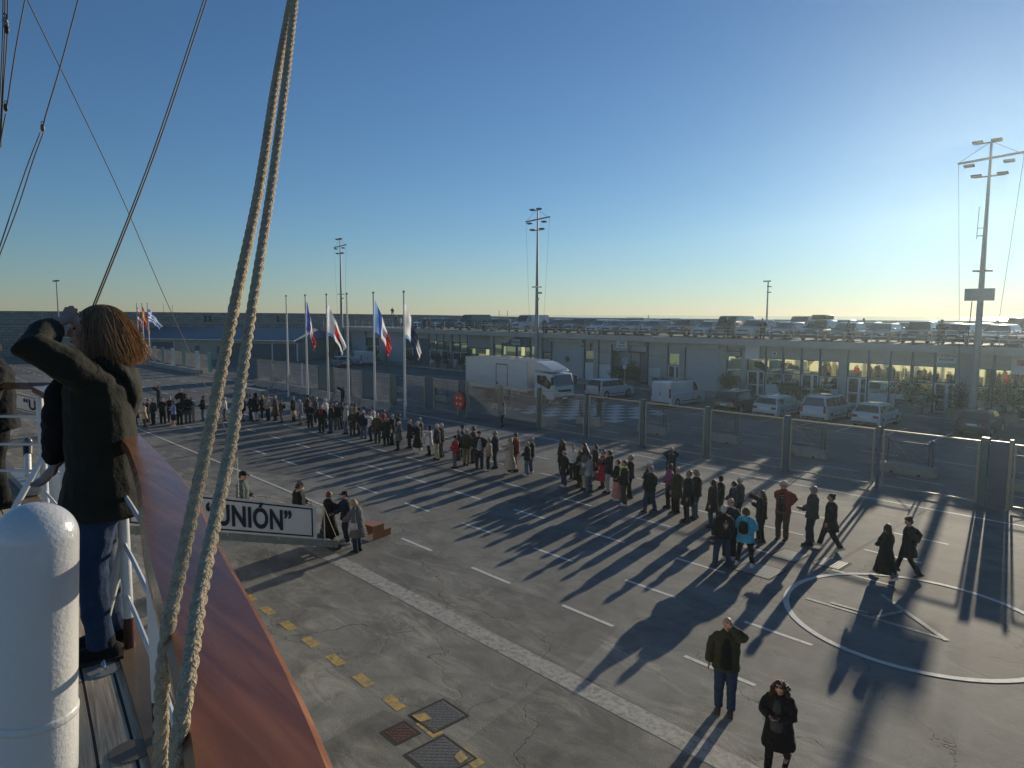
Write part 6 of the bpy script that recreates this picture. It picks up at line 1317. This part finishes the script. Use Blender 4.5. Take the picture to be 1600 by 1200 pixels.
Q(764,735,684,85,'woman in beige waistcoat with black sleeves and square bag','je','tk','sg','ff',shoes='w',props=[('handbag','square beige bag at the hip of the waistcoat','t','L')])
Q(774,731,673,100,'grey haired man in navy jacket and navy trousers','jn','tn','sg','cc')
Q(786,667,628,100,'long haired woman in grey top standing alone by the fence under the truck','sl','tk','lB','ff',extras='slim')
Q(797,739,684,85,'woman in long cream coat looking at a phone','Le','tk','my','pp',shoes='w',extras='sun',props=[('phone','phone held by the woman in the long cream coat')])
Q(806,736,676,80,'man in rust red jacket and brown trousers behind the cream coat','jR','tt','sk','ff',extras='sun')
Q(824,743,689,95,'blonde woman in black jacket and jeans with black bag','jk','tJ','my','ff',shoes='w',props=[('handbag','black bag beside the blonde woman in jeans','k','L')])
Q(830,738,683,80,'grey haired man in dark jacket behind the blonde woman in jeans','jn','tj','sg','dd',shoes='w')
# right half
Q(878,740,687,110,'woman with curly hair in wide black coat, left of the right half','mk','tk','cB','dd',extras='sun',shoes='w')
Q(882,760,707,110,'woman in black coat and jeans with sunglasses on her head','mk','tj','bk','dd',extras='topsun',shoes='w')
Q(895,749,696,130,'young person in white shirt and black trousers','sw','tk','sk','dd')
Q(905,760,705,80,'person with long black hair and long black coat','lk','tk','lk','ff')
Q(913,754,692,120,'dark haired woman in beige coat behind the black coats','me','te','lk','ff')
Q(914,764,698,70,'woman with very long brown curls behind the grey jumper','mG','te','cb','ff')
Q(921,769,712,75,'woman in grey jumper and jeans with black boots holding a phone','sl','tJ','ub','pp',extras='boot',props=[('phone','phone held by the woman in the grey jumper'),('handbag','pale bag at the hip of the grey jumper','l','L')])
Q(930,748,695,100,'person in black coat with dark red skirt','jk','sM','mk','dd',extras='boot')
Q(942,762,703,80,'person in long bright red coat','lr','tk','sb','ff')
Q(951,770,703,65,'tall person in black hooded top and pale grey track trousers','jk','tl','sb','pp',extras='D')
Q(964,781,718,85,'woman in black jacket and pink skirt with white shoes','jk','wp','sk','ff',shoes='w')
Q(975,789,719,95,'woman in dark trousers with bright yellow green scarf','jk','to','sb','ff',extras='scarfy openg',shoes='w')
Q(984,777,711,70,'person in black behind the yellow green scarf','jk','tk','sg','dd')
Q(1014,786,721,75,'man in white cap behind the black jacket and jeans','jk','tk','sg','ff',extras='hatcw')
Q(1015,800,727,40,'man in black jacket and blue jeans seen from behind','jk','tj','sg','dd',stance='W',build=1.08)
Q(1048,762,699,180,'man holding binoculars to his face with raised elbows','jn','tk','sg','ee',props=[('camera','binoculars or camera held up between the raised elbows','k')])
Q(1045,793,724,95,'woman in magenta jumper with black coat','sv','tk','mb','ff',extras='boot')
Q(1057,802,729,60,'grey haired man in olive coat and dark trousers','mo','tk','bg','dd',build=1.05)
Q(1074,815,735,85,'person in long black coat beside the blonde in jeans','mk','tk','sB','dd')
Q(1087,810,733,75,'blonde person in black jacket and jeans, right of the long black coat','jk','tJ','my','dd',extras='slim')
Q(1112,824,749,90,'dark haired woman in black coat and jeans left of the leather jacket','mk','tj','lb','dd')
Q(1124,812,743,70,'man in black cap and black jacket behind the dark haired woman','jk','tk','sk','dd',extras='hatck')
Q(1144,820,755,80,'woman in dark grey jumper in front of the tall grey haired man','jg','tk','sb','ff')
Q(1155,815,746,70,'tall white haired man in dark grey jacket','jg','tk','sw','dd')
t85 = Q(1128,884,789,10,'white haired man in black leather jacket with a red and white emblem on its back','jk','tj','sw','dd',stance='W',vox=.012,build=1.06,extras='C',shoes='g',props=[('helmet','black motorcycle helmet carried low by the leather jacketed man','k','L')])
em = MB(); em.add([(-.075,-.152,1.26),(.075,-.152,1.26),(.055,-.156,1.14),(0,-.158,1.08),(-.055,-.156,1.14)],[(0,1,2,3,4)]); em.build('back_emblem', mat('emblem_rust',(.28,.12,.07),.7), t85); MB().ell((0,-.158,1.185),(.035,.006,.04)).ell((0,-.152,1.31),(.02,.006,.03)).build('emblem_skull', mat('emblem_bone',(.42,.38,.34),.7), t85)
Q(1139,872,778,170,'bald man in sunglasses and blue jacket behind the leather jacket','jn','tk','bg','ff',extras='sun',shoes='w',vox=.012)
Q(1163,884,793,-5,'blonde woman in bright cyan jacket and black leggings seen from behind','pc','tk','mB','ff',stance='W',extras='slim D',shoes='w',vox=.012,props=[('backpack','small round black rucksack on the cyan jacket','k')])
Q(1188,846,766,110,'woman with long fair hair in black holding a camera','jk','tk','lB','pu',vox=.013,extras='slim',props=[('phone','phone held sideways by the long haired woman in black')])
Q(1222,842,751,160,'white haired man in red jacket and striped jumper with sunglasses','jR','tb','sw','bb',extras='openk stripe sun C',shoes='b',vox=.012)
Q(1267,851,759,100,'man in dark grey jacket and jeans holding a camera at his chest','jg','tn','sg','ff',extras='C sun',shoes='k',vox=.012,props=[('camera','black camera held at chest height','k')])
Q(1296,859,771,80,'person in long black coat walking with ponytail, right of the camera man','mk','tk','uk','do',stance='w',vox=.012,shoes='w')
Q(1382,904,818,75,'woman in long flared black coat and white trainers on the painted circle','Lk','tm','lb','fd',stance='w',vox=.012,shoes='w')
Q(1417,899,808,70,'person in dark red beret and black coat striding behind the long coat','mk','tk','sk','bb',stance='w',vox=.012,extras='hatrM slim boot',props=[('handbag','black shoulder bag of the person in the beret','k','R')])
t94 = Q(1132,1111,963,178,'bald man in open olive jacket and jeans rubbing his face','jo','tj','bg','ed',extras='openk C',shoes='b',vox=.0085,build=1.06,bulk=.03,skin=skin_m,pitch=.25)
MB().tube([(-.03,.165,1.30),(0,.172,1.295),(.004,.172,1.26)],.003,5).box(-.022,.0,.168,.173,1.24,1.29).box(.0,.02,.166,.171,1.20,1.24).build('hanging_glasses', lamp_glass, t94)
t95 = Q(1214,1206,1070,165,'woman with long dark curls in black puffer coat looking down at a phone','Pk','tk','cb','qq',stance='w',extras='slim boot openg topsun',vox=.0085,pitch=.55,yaw=.1,props=[('phone','phone held low by the woman in the puffer coat')])
Q(936,650,613,180,'person in black standing beyond the fence near the checkered crossing','jk','tk','sk','ff',group='people beyond the fence')
# people on the roof and on the wall
GR = 'people up on the roof and the wall'
def roofp(px, ph, Y, face, label, **k):
    q = onY(px, ph, Y); 
    zf = k.pop('z', ZS); D = (q - Vector((0, 0, EYE))).dot(FW); hd = min(max(q.z - zf, 1.45), 1.85); hd = k.pop('h', hd); vd = math.atan2(-q.x, q.y)
    t, J, TH = person((q.x, q.y, zf), hd, vd + math.radians(face), label, k.pop('top', 'jk'), k.pop('bot', 'tk'), k.pop('hair', 'sk'), k.pop('arms', 'dd'), k.pop('stance', 's'), k.pop('extras', ''), vox=.024, group=GR, **k); return t
roofp(1136,496,55.7,180,'person in black at the roof rail by the grey van',arms='ff'); roofp(1192,497,55.7,180,'person in dark jacket at the roof rail by the white car',arms='hh'); roofp(1327,500,55.7,90,'person at the roof rail in front of the glinting black hatchback',arms='ff',top='jg'); roofp(1472,499,56.0,180,'stocky person on the roof left of the right mast',build=1.25,arms='ff')
roofp(1350,497,72,90,'person far back on the roof right of the glinting black hatchback',build=1.1); roofp(1559,500,72,90,'person far back on the roof right of the right mast')
roofp(758,497,56.6,180,'person on the roof above the word start of the roof letters',top='jg'); roofp(774,497,56.6,160,'second person on the roof behind the roof letters'); roofp(796,495,56.6,90,'person in white raising a phone behind the roof letters',arms='aa',top='jl'); roofp(851,497,56.3,180,'person in pale top on the roof right of the middle mast',top='jm')
roofp(663,496,56.3,180,'person by the leftmost roof car'); roofp(671,496,57,90,'person with fair hair by the leftmost roof car',hair='sy'); roofp(642,496,56.3,90,'person in grey on the roof behind the rightmost flag',top='jm'); roofp(626,495,57,90,'person in white on the roof between the two right flags',top='jw')
roofp(619,489,60,90,'person on the roof left of the one in white'); roofp(613,483,80.6,190,'person standing high on the breakwater parapet',z=6.62,h=1.72,arms='oh',stance='W')
for px, lab, tp in ((321, 'left one of the pair leaning at the parapet above the blue roof', 'jk'), (328, 'right one of the pair leaning at the parapet above the blue roof', 'jg'), (435, 'lone person on the wall walkway right of the ropes', 'jn')):
    d = ray(px, 500); o_ = Vector((0, 0, EYE)); best = None
    for i in range(len(PW) - 1):
        a = Vector((*PW[i], 0)); b_ = Vector((*PW[i+1], 0)); e = (b_ - a); n_ = Vector((-e.y, e.x, 0)).normalized(); a2 = a + n_ * 1.6; den = d.x * n_.x + d.y * n_.y
        tt = (a2 - o_).dot(n_) / den if abs(den) > 1e-6 else -1
        if tt > 0:
            q = o_ + d * tt; s_ = (q - a2).dot(e) / e.length_squared
            if 0 <= s_ <= 1 and (best is None or tt < best[0]): best = (tt, q)
    if best:
        q = best[1]; person((q.x, q.y, 5.26), 1.75, math.atan2(-q.x, q.y) + (1.2 if px < 325 else -1.2 if px < 400 else 1.4), lab, tp, 'tk', 'sk', 'af' if px < 400 else 'dd', 'w', vox=.03, group=GR)

# ------------------------------------------------------------------ sea haze, also added for the lens veil and glow around the sun
hz = MB().box(-230, 60, -30, 110, -3.2, 20.5).build('haze', None) if 0 else None
hm = bpy.data.materials.new('haze_lens_veil'); hm.use_nodes = True; hn = hm.node_tree; hn.nodes.remove(hn.nodes['Principled BSDF']); pv = hn.nodes.new('ShaderNodeVolumePrincipled')
pv.inputs['Color'].default_value = (.74, .92, 1, 1); pv.inputs['Density'].default_value = .0006; pv.inputs['Anisotropy'].default_value = .76; hn.links.new(pv.outputs[0], hn.nodes['Material Output'].inputs['Volume'])
tag(MB().box(-250, 60, -30, 110, -3.2, 20.5).build('haze', hm), kind='stuff')
